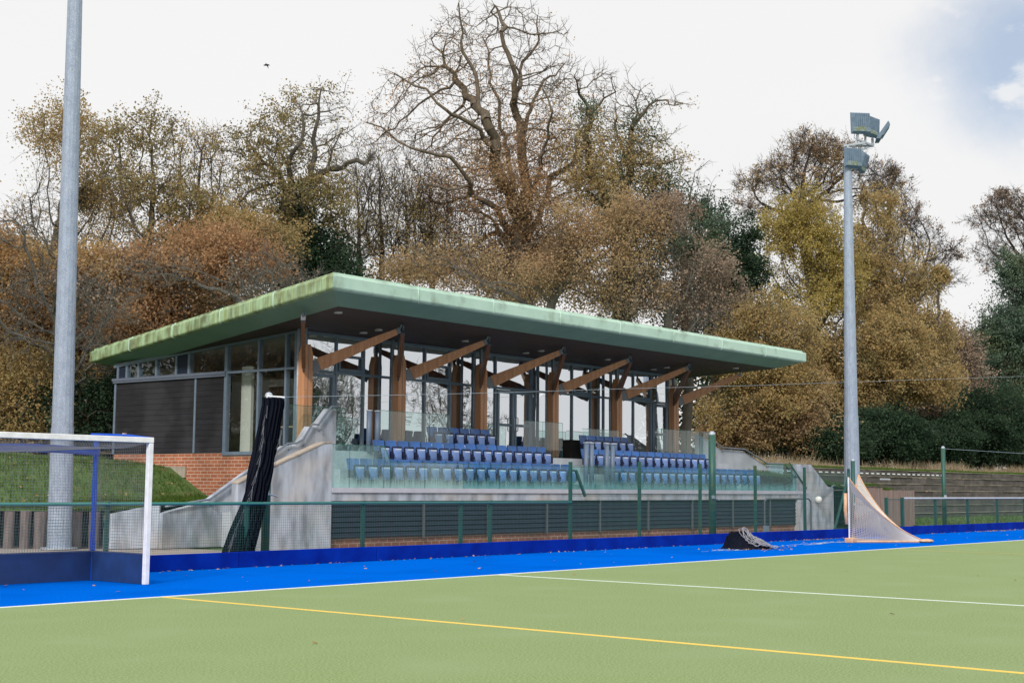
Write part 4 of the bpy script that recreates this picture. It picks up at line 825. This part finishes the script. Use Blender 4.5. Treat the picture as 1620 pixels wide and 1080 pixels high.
def skeleton_radii(X, par, r_trunk, r_min=.012, ex=2.25):
    n = len(X); w_ = np.zeros(n); ch = np.zeros(n, int)
    np.add.at(ch, par[par >= 0], 1); w_[ch == 0] = 1
    for i in range(n-1, 0, -1): w_[par[i]] += w_[i]
    r = (w_/w_[0])**(1/ex)*r_trunk; return np.maximum(r, r_min), ch
def y_scale(b): return b[1] > 20 and b[0] > 9
def tree(name, label, cat, base, top_, blobs, m, wood='bark', n_att=700, seg=.45, r_trunk=.35, nleaf=15000, lsize=.13, seed=1, twig=2, leafband=None,
         twiglen=.8, group='trees behind the pavilion', wander=.12, up=.10, spread=.35, dinf=3.2, ivy=0, ivym='green', flat=0, core=0, twr=.008, ex=2.25, limbs=()):
    g = np.random.default_rng(seed); X, par, lr = colonize(g, blobs, base, int(n_att*1.9), seg*.88, dinf, seg*.95, 110, top_, wander, up, limbs)
    nt_ = max(8, len(X)-len(set(par.tolist()))); ex = math.log(nt_)/math.log(r_trunk/.013)*.97; r, ch = skeleton_radii(X, par, r_trunk, ex=ex)
    for i_, v_ in lr.items(): r[i_] = max(r[i_], v_)
    T = thing(name, tuple(base), label, cat, group)
    i = np.arange(1, len(X)); pi = par[i]; a = X[pi]; b = X[i]; ra = np.minimum(r[pi], r[i]*1.35); rb = r[i]
    k = 6; d = b-a; d /= np.linalg.norm(d, axis=1, keepdims=True)+1e-9; ref = np.where(np.abs(d[:, 2:3]) < .95, np.array([[0, 0, 1.]]), np.array([[1., 0, 0]]))
    x = np.cross(d, ref); x /= np.linalg.norm(x, axis=1, keepdims=True); y = np.cross(d, x); V = np.empty((len(a), 2*k, 3))
    for q in range(k):
        o = x*math.cos(2*math.pi*q/k)+y*math.sin(2*math.pi*q/k); V[:, q] = a-d*ra[:, None]*.3+o*ra[:, None]; V[:, k+q] = b+o*rb[:, None]
    bb = (np.arange(len(a))*2*k)[:, None]; F = np.concatenate([bb+np.array([[q, (q+1) % k, k+(q+1) % k, k+q]]) for q in range(k)]); Vs = [V.reshape(-1, 3)]; Fs = [F]; off = len(Vs[0])
    thin = np.where((r < .05) & (np.arange(len(X)) > 3))[0]; tips = X[thin]
    if twig and len(thin):
        pd = X[thin]-X[par[thin]]; pd /= np.linalg.norm(pd, axis=1, keepdims=True)+1e-9
        P = np.repeat(X[thin], twig, 0); dr = np.repeat(pd, twig, 0)*.9+g.normal(size=(len(P), 3))*.62; dr[:, 2] += up; dr /= np.linalg.norm(dr, axis=1, keepdims=True)
        L = g.uniform(.35, 1, (len(P), 1))*twiglen; Q = P+dr*L*.5; d2 = dr+g.normal(size=dr.shape)*.35; d2[:, 2] += .15; d2 /= np.linalg.norm(d2, axis=1, keepdims=True); R2_ = Q+d2*L*.55
        d3 = dr+g.normal(size=dr.shape)*.8; d3 /= np.linalg.norm(d3, axis=1, keepdims=True); R3 = Q+d3*L*.4
        d4 = dr+g.normal(size=dr.shape)*.8; d4 /= np.linalg.norm(d4, axis=1, keepdims=True); R4 = P+dr*L*.25+d4*L*.4
        sg = np.concatenate([np.stack([P, Q], 1), np.stack([Q, R2_], 1), np.stack([Q, R3], 1), np.stack([P+dr*L*.25, R4], 1)]); n1 = len(P)
        rr = np.concatenate([np.tile([twr, twr*.75], (n1, 1)), np.tile([twr*.75, twr*.4], (n1, 1)), np.tile([twr*.6, twr*.35], (2*n1, 1))])
        v_, f_ = wires(sg, rr); Vs.append(v_); Fs.append(f_+off); tips = np.concatenate([X[thin], Q, R2_, R3, R4])
    npmesh('trunk', np.concatenate(Vs), np.concatenate(Fs), wood, T)
    if nleaf and y_scale(base): nleaf = int(nleaf*1.45); lsize *= .82
    if nleaf:
        c = tips; cl_n = lown(c, .8, seed*.7); pr_ = np.clip((cl_n-.30)*2.2, .04, 1)
        if leafband: pr_ *= np.clip((leafband[1]-c[:, 2]+g.normal(size=len(c))*leafband[2])/max(.01, leafband[1]-leafband[0]), 0.012, 1)
        pr_ /= pr_.sum(); kk = 5 if spread < .5 else 3; s_ = np.repeat(g.choice(len(c), nleaf//kk, p=pr_), kk); P = c[s_]+g.normal(size=(len(s_), 3))*spread*.42
        if core:       # dense bushes: leaf clumps filled right through the crown
            Q = []; vol = np.array([b[3]*b[4]*b[5] for b in blobs])**.7; sg_ = .36*max(1, lsize/.13); cnt = (core*.8*vol/vol.sum()).astype(int)
            for b_, c_ in zip(blobs, cnt):
                q = g.normal(size=(c_, 3)); q /= np.linalg.norm(q, axis=1, keepdims=True); q *= g.uniform(.45, 1.12, (c_, 1))*(1+.22*np.sin(q[:, :1]*5+seed)*np.cos(q[:, 2:]*6+seed)); cc = np.array(b_[:3])+q*np.array(b_[3:6]); cc = np.repeat(cc, 46, 0)
                Q.append(cc+g.normal(size=cc.shape)*np.array([sg_, sg_, sg_*.55]))
            P = np.concatenate([P]+Q)
        leaves(P, lsize, g, seed*1.3, T, m, flat=flat)
    if ivy:
        cand = np.where((r > .035) & (X[:, 2] < ivy[1]) & (X[:, 2] > ivy[0]))[0]; cand = cand if len(cand) else np.arange(1, min(20, len(X))); s_ = g.choice(cand, ivy[2]); q = g.normal(size=(ivy[2], 3)); q /= np.linalg.norm(q, axis=1, keepdims=True)
        leaves(X[s_]+q*(r[s_][:, None]+ivy[3]*g.uniform(.3, 1, (ivy[2], 1)))+g.normal(size=q.shape)*.15, lsize, g, seed, T, ivym, 'ivy')
    return T
def BL(d, *L):         # crown lobes: (centre pixel u, v, half width, half height in photo pixels, extra distance, depth in metres)
    out_ = []
    for q in L:
        u, v, ru, rv = q[:4]; dd = q[4] if len(q) > 4 else 0; c = at(u, v, d+dd); a = ru*(d+dd)/FPX; b = rv*(d+dd)/FPX; out_.append((*c, a, max(a*.8, 1.5) if len(q) < 6 else q[5], b))
    return out_
def gb(u, d, z): p = at(u, 720, d); return (p[0], p[1], z)
def tt(u, v, d): return at(u, v, d)
def LB(d, *L): return [([at(u, v, d+dd) for u, v, dd in pts], ra, rb) for pts, ra, rb in L]
GIANT = LB(63, ([(820, 400, 0), (833, 298, 0), (824, 213, .5), (815, 162, 0), (811, 106, -1), (798, 51, -1), (786, 8, 0)], .48, .06),
 ([(818, 340, 0), (781, 238, -1.5), (764, 170, -2), (747, 115, -1.5), (730, 64, -2), (726, 13, -2)], .30, .05), ([(781, 238, -1.5), (747, 196, -3), (705, 170, -4), (675, 145, -4), (624, 117, -4)], .19, .04),
 ([(812, 375, 0), (790, 345, -1), (743, 294, -2.5), (709, 247, -4), (649, 234, -5), (615, 217, -5), (581, 196, -5.5)], .24, .04), ([(826, 230, .5), (841, 162, 2), (867, 123, 3), (892, 102, 4)], .20, .04),
 ([(815, 162, 0), (824, 106, 1.5), (850, 64, 2.5), (854, 25, 3)], .18, .04), ([(830, 380, 0), (854, 345, 1), (867, 290, 2), (901, 256, 3), (926, 204, 3), (943, 170, 4)], .26, .05),
 ([(815, 400, 0), (781, 350, 2), (743, 324, 4), (722, 315, 5)], .15, .04), ([(838, 400, 0), (858, 375, -2), (884, 353, -3), (922, 341, -4)], .20, .05), ([(822, 330, 0), (805, 250, 3), (790, 190, 4), (778, 120, 4), (765, 60, 5)], .24, .05), ([(838, 330, 0), (862, 230, -2), (872, 180, -3), (862, 140, -3)], .20, .05),
 ([(747, 294, -2.5), (700, 300, -4), (665, 290, -5)], .12, .03), ([(770, 190, -2), (735, 140, 0), (700, 100, 1), (690, 70, 1)], .14, .03))
ELDER = LB(61, ([(983, 390, 0), (980, 330, 0), (998, 263, 0), (1000, 201, 0), (1025, 170, 0), (1056, 156, 0)], .25, .04), ([(975, 360, 0), (930, 260, 1), (925, 215, 1), (939, 180, 1), (967, 143, 1)], .24, .05), ([(935, 190, 1), (922, 150, 0), (905, 123, -1)], .12, .03), ([(985, 290, 0), (978, 220, 1), (972, 160, 2)], .09, .03), ([(1000, 205, 0), (1008, 160, 1), (1015, 140, 1)], .10, .03))
FORK = LB(56, ([(468, 380, 0), (480, 330, 0), (487, 280, 0), (500, 200, 0), (507, 150, 0)], .30, .04), ([(462, 380, 0), (453, 340, 0), (453, 293, 0), (470, 233, -1), (480, 165, -1)], .22, .03), ([(484, 310, 0), (520, 260, 1), (535, 210, 2)], .13, .03), ([(453, 300, 0), (425, 260, 1), (405, 240, 1)], .11, .03))
# far wood that closes the view low down, one mass
g = np.random.default_rng(5); P = []
for u0, u1, v0, v1, d, n in ((-60, 620, 490, 760, 76, 60000), (600, 1180, 540, 760, 92, 26000), (1150, 1420, 575, 745, 112, 30000), (1380, 1700, 575, 745, 132, 40000)):
    k = n//26; u = g.uniform(u0, u1, k); v = v0+(v1-v0)*g.uniform(0, 1, k)**.85+18*np.sin(u*.03)+12*np.sin(u*.071); dd = d+g.uniform(-4, 4, k)
    c = np.stack([at(a, b, e) for a, b, e in zip(u, v, dd)]); P.append(np.repeat(c, 26, 0)+g.normal(size=(k*26, 3))*.5)
c = np.stack([g.uniform(-70, 14, 2600), g.uniform(70, 84, 2600), g.uniform(3, 15, 2600)], 1); P.append(np.repeat(c, 22, 0)+g.normal(size=(2600*22, 3))*.6)
fw = leaves(np.concatenate(P), .34, g, 1.0, None, 'green', 'far_wood'); fw['kind'] = 'stuff'; fw['label'] = 'dark far woodland closing the view low down behind the trees'; fw['category'] = 'wood'
TS = time = None
# left group
tree('birch_tree', 'tall hazy orange birch behind the big left light pole', 'tree', gb(100, 56, 2.6), tt(100, 480, 56), BL(56, (105, 215, 48, 38), (120, 290, 85, 70), (80, 360, 70, 70), (165, 340, 50, 90), (60, 440, 80, 60)), 'mixed', 'barkg', 700, .5, .28, 23000, .115, 3, 2, spread=.45, twiglen=1.1)
tree('oak_tree', 'slim leafy tree with small ragged top just right of the big left pole', 'tree', gb(240, 54, 2.6), tt(235, 430, 54), BL(54, (205, 215, 28, 28), (242, 225, 30, 45), (215, 300, 45, 50), (270, 320, 40, 60), (225, 390, 60, 50)), 'olive', 'bark', 600, .42, .2, 8500, .12, 4, 2, spread=.28)
tree('bare_tree', 'thin nearly bare tree with purple twigs between two leafy trees at left', 'tree', gb(325, 60, 2.6), tt(325, 430, 60), BL(60, (320, 250, 38, 45), (300, 320, 45, 50), (345, 340, 45, 60)), 'mixed', 'barkp', 520, .42, .18, 2600, .12, 6, 3, spread=.3, up=.3)
tree('oak_tree', 'spreading brown leaved oak with ivied forked trunk above the roof corner', 'tree', gb(470, 56, 2.6), tt(468, 400, 56), BL(56, (470, 190, 45, 48), (515, 200, 38, 60), (440, 250, 55, 60), (520, 270, 45, 70), (400, 300, 45, 60), (470, 320, 80, 50), (385, 230, 22, 30)), 'olive', 'bark', 1200, .42, .42, 13000, .12, 8, 2, spread=.26, up=.16, ivy=(6, 13.0, 9000, .35), twiglen=.7, limbs=FORK)
tree('beech_tree', 'broad low orange brown beech filling the far left edge', 'tree', gb(20, 50, 2.5), tt(20, 600, 50), BL(50, (30, 440, 95, 50), (-10, 400, 30, 50), (70, 500, 110, 60), (0, 570, 90, 60), (130, 430, 60, 40)), 'orange', 'barkg', 500, .5, .28, 26000, .13, 11, 2, core=900, spread=.4)
tree('beech_tree', 'dense rusty beech behind the low end of the green roof', 'tree', gb(300, 51, 2.6), tt(300, 600, 51), BL(51, (300, 440, 95, 50), (200, 450, 80, 50), (385, 420, 60, 45), (250, 520, 130, 50), (170, 545, 60, 60), (330, 390, 60, 30)), 'rust', 'barkg', 600, .5, .28, 30000, .13, 12, 2, core=1300, spread=.4)
tree('maple_tree', 'yellowish green understorey tree below the ivied oak', 'tree', gb(370, 54, 2.6), tt(370, 560, 54), BL(54, (370, 370, 60, 35), (310, 400, 50, 30), (420, 390, 40, 30)), 'mixed', 'bark', 300, .5, .2, 14000, .12, 13, 2, core=350, spread=.4)
tree('holly_tree', 'dark evergreen holly rising just left of the roof corner', 'tree', gb(505, 57, 2.6), tt(505, 480, 57), BL(57, (500, 400, 40, 50), (470, 430, 60, 35), (525, 430, 35, 40)), 'green', 'bark', 250, .5, .15, 8000, .14, 14, 1, core=380)
tree('holly_bush', 'dark green holly bush beside the dark boarded end wall', 'bush', gb(160, 47, 2.4), tt(160, 680, 47), BL(47, (165, 640, 45, 55), (150, 690, 50, 40), (100, 655, 60, 50)), 'green', 'bark', 200, .4, .1, 7000, .13, 15, 1, core=300, group='bushes at the foot of the wood')
tree('hedge_bush', 'brown and green bushes behind the goal at the far left', 'bush', gb(30, 47, 2.4), tt(30, 680, 47), BL(47, (30, 640, 70, 50), (-20, 600, 50, 60), (60, 690, 90, 30), (70, 590, 60, 40)), 'mixed', 'bark', 300, .4, .1, 10000, .12, 16, 2, core=380, group='bushes at the foot of the wood')
tree('dead_tree', 'grey leafless low tree with twisted limbs in front of the left beeches', 'tree', gb(85, 46, 2.4), tt(90, 640, 46), BL(46, (20, 500, 60, 60), (80, 450, 80, 50), (150, 500, 60, 60), (130, 560, 60, 40), (30, 360, 30, 30)), 'grey', 'barkg', 420, .4, .2, 700, .12, 17, 3, up=.02, wander=.25, twr=.011)
tree('dead_tree', 'grey leafless low tree left of the roof corner', 'tree', gb(425, 49, 2.6), tt(425, 520, 49), BL(49, (420, 440, 50, 40), (380, 460, 40, 30), (470, 450, 40, 30), (260, 430, 60, 30)), 'grey', 'barkg', 300, .38, .13, 600, .12, 18, 3, up=.02, wander=.2, twr=.011)
# multi-stemmed thicket
for k, (u, v, ru, rv, s) in enumerate(((565, 330, 32, 80, 21), (600, 320, 30, 75, 22), (640, 330, 32, 85, 23), (680, 345, 30, 80, 24))):
    tree('bare_tree', ['leftmost thin many stemmed bare tree behind the roof corner', 'second thin upright bare tree right of the roof corner', 'third thin upright bare tree left of the giant tree', 'thin upright bare tree nearest the giant tree'][k], 'tree', gb(u, 62, 2.7), tt(u+4, 440, 62),
         BL(62, (u, v, ru, rv), (u+8, v+60, ru*.9, 40)), 'olive', 'barkp', 420, .5, .14, 2600, .10, s, 3, up=.55, wander=.06, spread=.3, twiglen=1.2, group='thin upright bare trees', twr=.010)
# the giant
tree('giant_tree', 'giant old half bare tree with twisting limbs, tallest in the middle', 'tree', gb(815, 63, 2.8), tt(818, 400, 63),
     BL(63, (740, 50, 38, 42), (800, 40, 40, 36), (850, 70, 35, 38), (700, 110, 50, 45), (870, 130, 45, 45), (780, 130, 70, 60), (655, 150, 35, 40), (630, 205, 42, 30), (690, 230, 60, 45), (760, 230, 80, 60), (860, 220, 70, 60), (820, 300, 110, 70), (730, 320, 70, 50), (910, 290, 50, 60), (800, 400, 130, 60)),
     'rust', 'barko', 3400, .46, .62, 44000, .115, 31, 2, leafband=(6.5, 17.5, 2.5), spread=.6, wander=.2, up=.04, dinf=4.5, twiglen=.75, ex=2.1, twr=.012, limbs=GIANT)
tree('oak_tree', 'bent old tree with ivy on its limbs right of the giant tree', 'tree', gb(975, 61, 2.8), tt(985, 380, 61),
     BL(61, (940, 130, 35, 20), (1020, 165, 32, 25), (985, 160, 30, 35), (1000, 220, 50, 50), (940, 220, 55, 60), (1040, 260, 30, 40), (970, 300, 80, 60)), 'mixed', 'barko', 1000, .45, .45, 9000, .12, 32, 2, leafband=(12, 17, 1.5), wander=.22, up=.04, ivy=(8, 18, 9000, .5), ivym='blueg', twr=.011, limbs=ELDER)
tree('beech_tree', 'rusty brown tree under the giant tree above the middle of the roof', 'tree', gb(870, 57, 2.8), tt(870, 500, 57), BL(57, (715, 415, 75, 32), (655, 428, 50, 22), (960, 440, 80, 45), (935, 385, 60, 40), (790, 458, 90, 20), (880, 440, 50, 40), (1000, 360, 50, 40)), 'brown', 'bark', 1000, .5, .25, 26000, .12, 33, 2, core=0, spread=.6)
tree('hornbeam_tree', 'greyish pink fading tree above the right half of the roof', 'tree', gb(1060, 58, 2.8), tt(1060, 540, 58), BL(58, (1010, 420, 70, 50), (1090, 440, 60, 50), (1040, 360, 50, 50), (1110, 490, 60, 40), (1000, 470, 60, 30)), 'grey', 'barkg', 900, .5, .25, 22000, .12, 34, 2, core=60, spread=.4)
tree('oak_tree', 'blue green leafy tree between the giant tree and the evergreens', 'tree', gb(1085, 63, 2.8), tt(1085, 450, 63), BL(63, (1090, 310, 30, 45), (1060, 330, 45, 50), (1110, 350, 30, 50), (1075, 400, 50, 45)), 'blueg', 'bark', 450, .45, .25, 12000, .14, 35, 2, spread=.3)
tree('yew_tree', 'dark evergreen with layered boughs left of the yellow maple', 'tree', gb(1135, 86, 2.8), tt(1135, 420, 86), BL(86, (1130, 350, 22, 25), (1125, 400, 45, 30), (1140, 450, 50, 40), (1120, 500, 60, 40)), 'green', 'bark', 350, .45, .25, 14000, 0.194, 36, 2, core=200, flat=.3)
tree('yew_tree', 'narrow dark evergreen touching the yellow maple', 'tree', gb(1172, 87, 2.8), tt(1172, 480, 87), BL(87, (1172, 380, 14, 30), (1175, 440, 25, 45), (1170, 500, 40, 40)), 'green', 'bark', 250, .45, .2, 9000, 0.185, 37, 2, core=90)
# right group
tree('maple_tree', 'large yellow leaved maple left of the right light pole', 'tree', gb(1290, 95, 2.8), tt(1290, 520, 95), BL(95, (1290, 320, 50, 32), (1240, 370, 45, 45), (1310, 380, 60, 60), (1230, 440, 45, 50), (1290, 460, 80, 60)), 'yellow', 'bark', 900, .45, .32, 32000, 0.184, 41, 2, spread=.35, up=.2, core=90)
tree('maple_tree', 'large amber and olive maple right of the right light pole', 'tree', gb(1400, 101, 2.8), tt(1395, 560, 101), BL(101, (1385, 330, 35, 40), (1390, 400, 60, 50), (1440, 440, 60, 50), (1400, 500, 90, 50), (1450, 540, 70, 50)), 'mixed', 'bark', 900, .45, .3, 34000, 0.202, 42, 2, spread=.38, core=260)
tree('beech_tree', 'bare flat topped tree behind the yellow maple', 'tree', gb(1290, 107, 3), tt(1290, 470, 107), BL(107, (1290, 235, 60, 20), (1235, 270, 50, 20), (1190, 290, 30, 14), (1200, 330, 40, 16), (1330, 260, 50, 30), (1380, 300, 40, 40), (1270, 300, 60, 25)), 'brown', 'barkp', 1300, .5, .5, 7000, 0.183, 43, 4, spread=.3, up=.05, wander=.15, flat=.3, twr=.015, twiglen=1.1)
tree('beech_tree', 'bare tree with sprays reaching right behind the amber maple', 'tree', gb(1430, 116, 3), tt(1420, 500, 116), BL(116, (1410, 300, 35, 35), (1430, 350, 40, 35), (1460, 390, 35, 35), (1490, 400, 35, 18), (1470, 440, 50, 30), (1400, 400, 40, 40)), 'grey', 'barkp', 900, .5, .4, 4000, 0.204, 44, 4, spread=.3, up=.04, wander=.15, twr=.015, twiglen=1.1)
tree('beech_tree', 'bare dark tree with drooping sprays at the far right edge', 'tree', gb(1620, 134, 3), tt(1615, 520, 134), BL(134, (1590, 320, 40, 16), (1560, 350, 35, 18), (1620, 340, 50, 40), (1575, 400, 40, 30), (1650, 400, 50, 60)), 'grey', 'barkp', 1000, .5, .45, 4000, 0.229, 45, 4, spread=.3, up=0, wander=.15, twr=.015, twiglen=1.1, ivy=(14, 20, 6000, .6), ivym='blueg')
tree('elm_tree', 'tall blue green tree mass at the far right edge', 'tree', gb(1600, 125, 2.9), tt(1600, 620, 125), BL(125, (1610, 450, 40, 45), (1600, 520, 60, 50), (1560, 570, 50, 50), (1620, 600, 60, 60)), 'blueg', 'bark', 700, .5, .3, 30000, 0.227, 46, 2, spread=.45, core=500)
tree('beech_tree', 'brown and gold tree right behind the low end of the roof', 'tree', gb(1210, 85, 2.7), tt(1210, 640, 85), BL(85, (1190, 500, 60, 35), (1240, 530, 70, 50), (1160, 570, 60, 50), (1230, 610, 80, 60), (1150, 650, 60, 40)), 'mixed', 'bark', 700, .48, .25, 26000, 0.179, 47, 2, core=700, spread=.4)
tree('oak_tree', 'golden brown oak behind the right light pole low down', 'tree', gb(1370, 95, 2.7), tt(1370, 640, 95), BL(95, (1320, 560, 70, 45), (1400, 580, 80, 50), (1470, 600, 60, 40), (1340, 640, 70, 40), (1420, 530, 60, 40)), 'mixed', 'bark', 700, .48, .25, 28000, 0.204, 48, 2, core=700, spread=.4)
tree('oak_tree', 'brown tree low between the roof end and the right light pole', 'tree', gb(1250, 85, 2.7), tt(1250, 680, 85), BL(85, (1210, 670, 60, 40), (1270, 650, 50, 50), (1300, 690, 50, 30), (1150, 690, 50, 25)), 'brown', 'bark', 450, .45, .2, 17000, 0.189, 49, 2, core=420, spread=.4)
tree('oak_tree', 'pinkish brown tree between the amber maple and the far right mass', 'tree', gb(1500, 111, 2.8), tt(1500, 640, 111), BL(111, (1500, 540, 45, 40), (1520, 600, 50, 50), (1490, 640, 50, 50)), 'grey', 'bark', 450, .48, .25, 16000, 0.215, 50, 2, core=350, spread=.4)
for k, (u, v, ru, rv, d, lab) in enumerate(((1400, 690, 70, 35, 88, 'dark laurel bush right of the right light pole'), (1330, 705, 50, 22, 85, 'low dark laurel bush behind the right light pole'), (1480, 700, 60, 30, 95, 'dark laurel bush left of the green post above the terrace'), (1570, 670, 70, 60, 103, 'big glossy rhododendron bush at the right edge'), (1640, 690, 60, 50, 108, 'rhododendron bush cut by the right edge'))):
    tree('laurel_bush', lab, 'bush', gb(u, d, 2.6), tt(u, v+15, d), BL(d, (u, v, ru, rv), (u-ru*.5, v+rv*.3, ru*.5, rv*.7)), 'green', 'bark', 300, .5, .14, 12000, .20, 60+k, 1, core=800, group='bushes at the foot of the wood')
# ------------------------------------------------------------------ wood across the pitch, behind the photographer (the glazing mirrors it)
g = np.random.default_rng(9)
for k in range(9):
    a = k/8; x = 70+75*a+g.uniform(-3, 3); y = -95+g.uniform(-8, 8)+22*a; z0 = 0; h = g.uniform(13, 21)
    bl = [(x+g.uniform(-2, 2), y, z0+h*.72, 4.5, 4, h*.27), (x+g.uniform(-3, 3), y, z0+h*.5, 5, 4, h*.2), (x, y, z0+h*.25, 4.5, 3.5, h*.18)]
    tree('bare_tree', '%s bare tree on the far side of the pitch mirrored in the windows' % ORDN[k], 'tree', (x, y, z0), (x, y, z0+h*.35), bl, 'olive' if k % 3 else 'blueg', 'barkg', 700, .6, .35, 1200 if k % 3 else 5000, .15, 80+k, 2, up=.2, group='bare trees across the pitch', twr=.02, twiglen=1.4)
for k, (x, y, h) in enumerate(((8, 50, 15), (1, 54, 17), (-7, 56, 14), (-15, 62, 18), (-24, 66, 16), (-2, 47, 9))):
    tree('beech_tree', '%s brown beech beyond the left edge mirrored in the end windows' % ORDN[k], 'tree', (x, y, 2.6), (x, y, 6), [(x, y, 2.6+h*.65, 4.8, 4, h*.32), (x+2, y, 2.6+h*.35, 5.2, 4, h*.3)], 'brown', 'bark', 400, .6, .3, 12000, .2, 120+k, 2, core=350, group='beeches beyond the left edge')
# ------------------------------------------------------------------ grass tufts and fallen leaves
def blades(P, h, wdt, g, par, name, m, lean=.35):
    n = len(P); th = g.uniform(0, 6.283, n); hh = h*g.uniform(.5, 1.2, n); dx = np.stack([np.cos(th), np.sin(th), np.zeros(n)], 1)*wdt*.5; ln = np.stack([g.normal(size=n)*lean, g.normal(size=n)*lean, np.ones(n)], 1)*hh[:, None]
    V = np.stack([P-dx, P+dx, P+ln+dx*.2, P+ln-dx*.2], 1).reshape(-1, 3); o = npmesh(name, V, np.arange(4*n).reshape(-1, 4), LM[m] if m in LM else m, par, np.clip(g.uniform(0, 1, n), 0, 1)); o['kind'] = 'stuff'; return o
LM['straw'] = leafmat('straw', [(.20, .15, .09), (.36, .27, .19), (.50, .40, .30), (.14, .14, .06), (.44, .34, .25)], .25)
LM['turfblade'] = leafmat('grass_blades', [(.035, .075, .015), (.06, .12, .02), (.09, .16, .03), (.10, .11, .03), (.05, .10, .02)], .3)
LM['litter'] = leafmat('litter', [(.16, .08, .03), (.32, .17, .07), (.45, .30, .16), (.22, .10, .04), (.50, .38, .22)], .1)
g = np.random.default_rng(21)
c = np.stack([g.uniform(46, 118, 3600), g.uniform(34.0, 37.5, 3600)], 1); keep = (np.sin(c[:, 0]*.9)+np.sin(c[:, 0]*.37+1)+g.normal(size=3600)*.9) > .45; c = c[keep]
q = np.repeat(c, 22, 0)+g.normal(size=(len(c)*22, 2))*.16; P = np.array([(x, y, tz(y)-.05) for x, y in q]); hs = .22+.42*(.5+.5*np.sin(q[:, 0]*1.3+np.sin(q[:, 0]*.31)*3))*g.uniform(.6, 1.3, len(q)); blades(P, hs, .024, g, None, 'dry_grass', 'straw', .38)
n = 60000; q = np.stack([46+72*g.uniform(0, 1, n)**1.4, g.uniform(31.1, 34.4, n)], 1); P = np.array([(x, y, tz(y)+nz2(x, y)*.4-.05) for x, y in q]); blades(P, .16, .02, g, None, 'bank_grass', 'turfblade')
n = 60000; x = g.uniform(4, 26.2, n); y = np.array([yb(a) for a in x])+.05+9*g.uniform(0, 1, n)**1.3
P = np.array([(a, b, max(.86 if a < 20 else fr(a, [20, 21.2, 26.4], [.86, .98, 1.05]), hprof(b))+(nz2(a, b) if a < 25.8 else 0)-.02) for a, b in zip(x, y)]); blades(P, .13, .018, g, None, 'bank_grass', 'turfblade')
n = 9000; x = 56.6+34*g.uniform(0, 1, n)**1.3; y = g.uniform(21.2, 27.2, n); P = np.array([(a, b, .25*((b-21.1)/6.3)**1.5) for a, b in zip(x, y)]); blades(P, .12, .022, g, None, 'lower_grass', 'turfblade')
n = 9000; x = g.uniform(47.9, 56.2, n); y = g.uniform(25.2, 27.5, n); P = np.array([midg((a-47.9)/8.4, (b-25.15)/6) for a, b in zip(x, y)]); blades(P, .20, .025, g, None, 'mound_grass', 'turfblade')
def litter(P, s, name):
    g_ = g; n = len(P); a = g_.normal(size=(n, 3))*[1, 1, .25]; a /= np.linalg.norm(a, axis=1, keepdims=True); b = np.cross(a, [0, 0, 1.])+g_.normal(size=(n, 3))*.25; b /= np.linalg.norm(b, axis=1, keepdims=True); sz_ = s*g_.uniform(.5, 1.3, (n, 1))
    V = np.stack([P-a*sz_*.5, P+b*sz_*.35, P+a*sz_*.5, P-b*sz_*.35], 1).reshape(-1, 3); V[:, 2] = np.maximum(V[:, 2], .008 if P[:, 2].max() < .2 else V[:, 2]); o = npmesh(name, V, np.arange(4*n).reshape(-1, 4), LM['litter'], None, g_.uniform(0, 1, n)); o['kind'] = 'stuff'
q = [(g.uniform(4, 62), 20.33-abs(g.normal())*.12) for _ in range(420)]+[(g.uniform(2, 55), g.uniform(15.9, 20.3)) for _ in range(120)]+[(32.1+g.normal()*.65, 18.1+g.normal()*.4) for _ in range(240)]+[(39.2+g.normal()*1.0, 20.15+g.normal()*.1) for _ in range(130)]+[(54.0+g.normal()*1.2, 20.1+g.normal()*.15) for _ in range(220)]+[(g.uniform(4, 20), 20.3-abs(g.normal())*.1) for _ in range(60)]+[(g.uniform(6, 40), g.uniform(3, 15.5)) for _ in range(26)]
litter(np.array([(a, b, .015) for a, b in q]), .065, 'fallen_leaves')
x = g.uniform(4, 26, 1500); y = np.array([yb(a) for a in x])+.1+8*g.uniform(0, 1, 1500)**1.2; litter(np.array([(a, b, max(.86, hprof(b))+nz2(a, b)+.07) for a, b in zip(x, y)]), .10, 'bank_leaves')
x = 52+50*g.uniform(0, 1, 900)**1.3; k = g.integers(0, 7, 900); litter(np.array([(a, 27.2+.62*b+g.uniform(.25, .6), zs[b]+.0) for a, b in zip(x, k)]), .11, 'terrace_leaves')
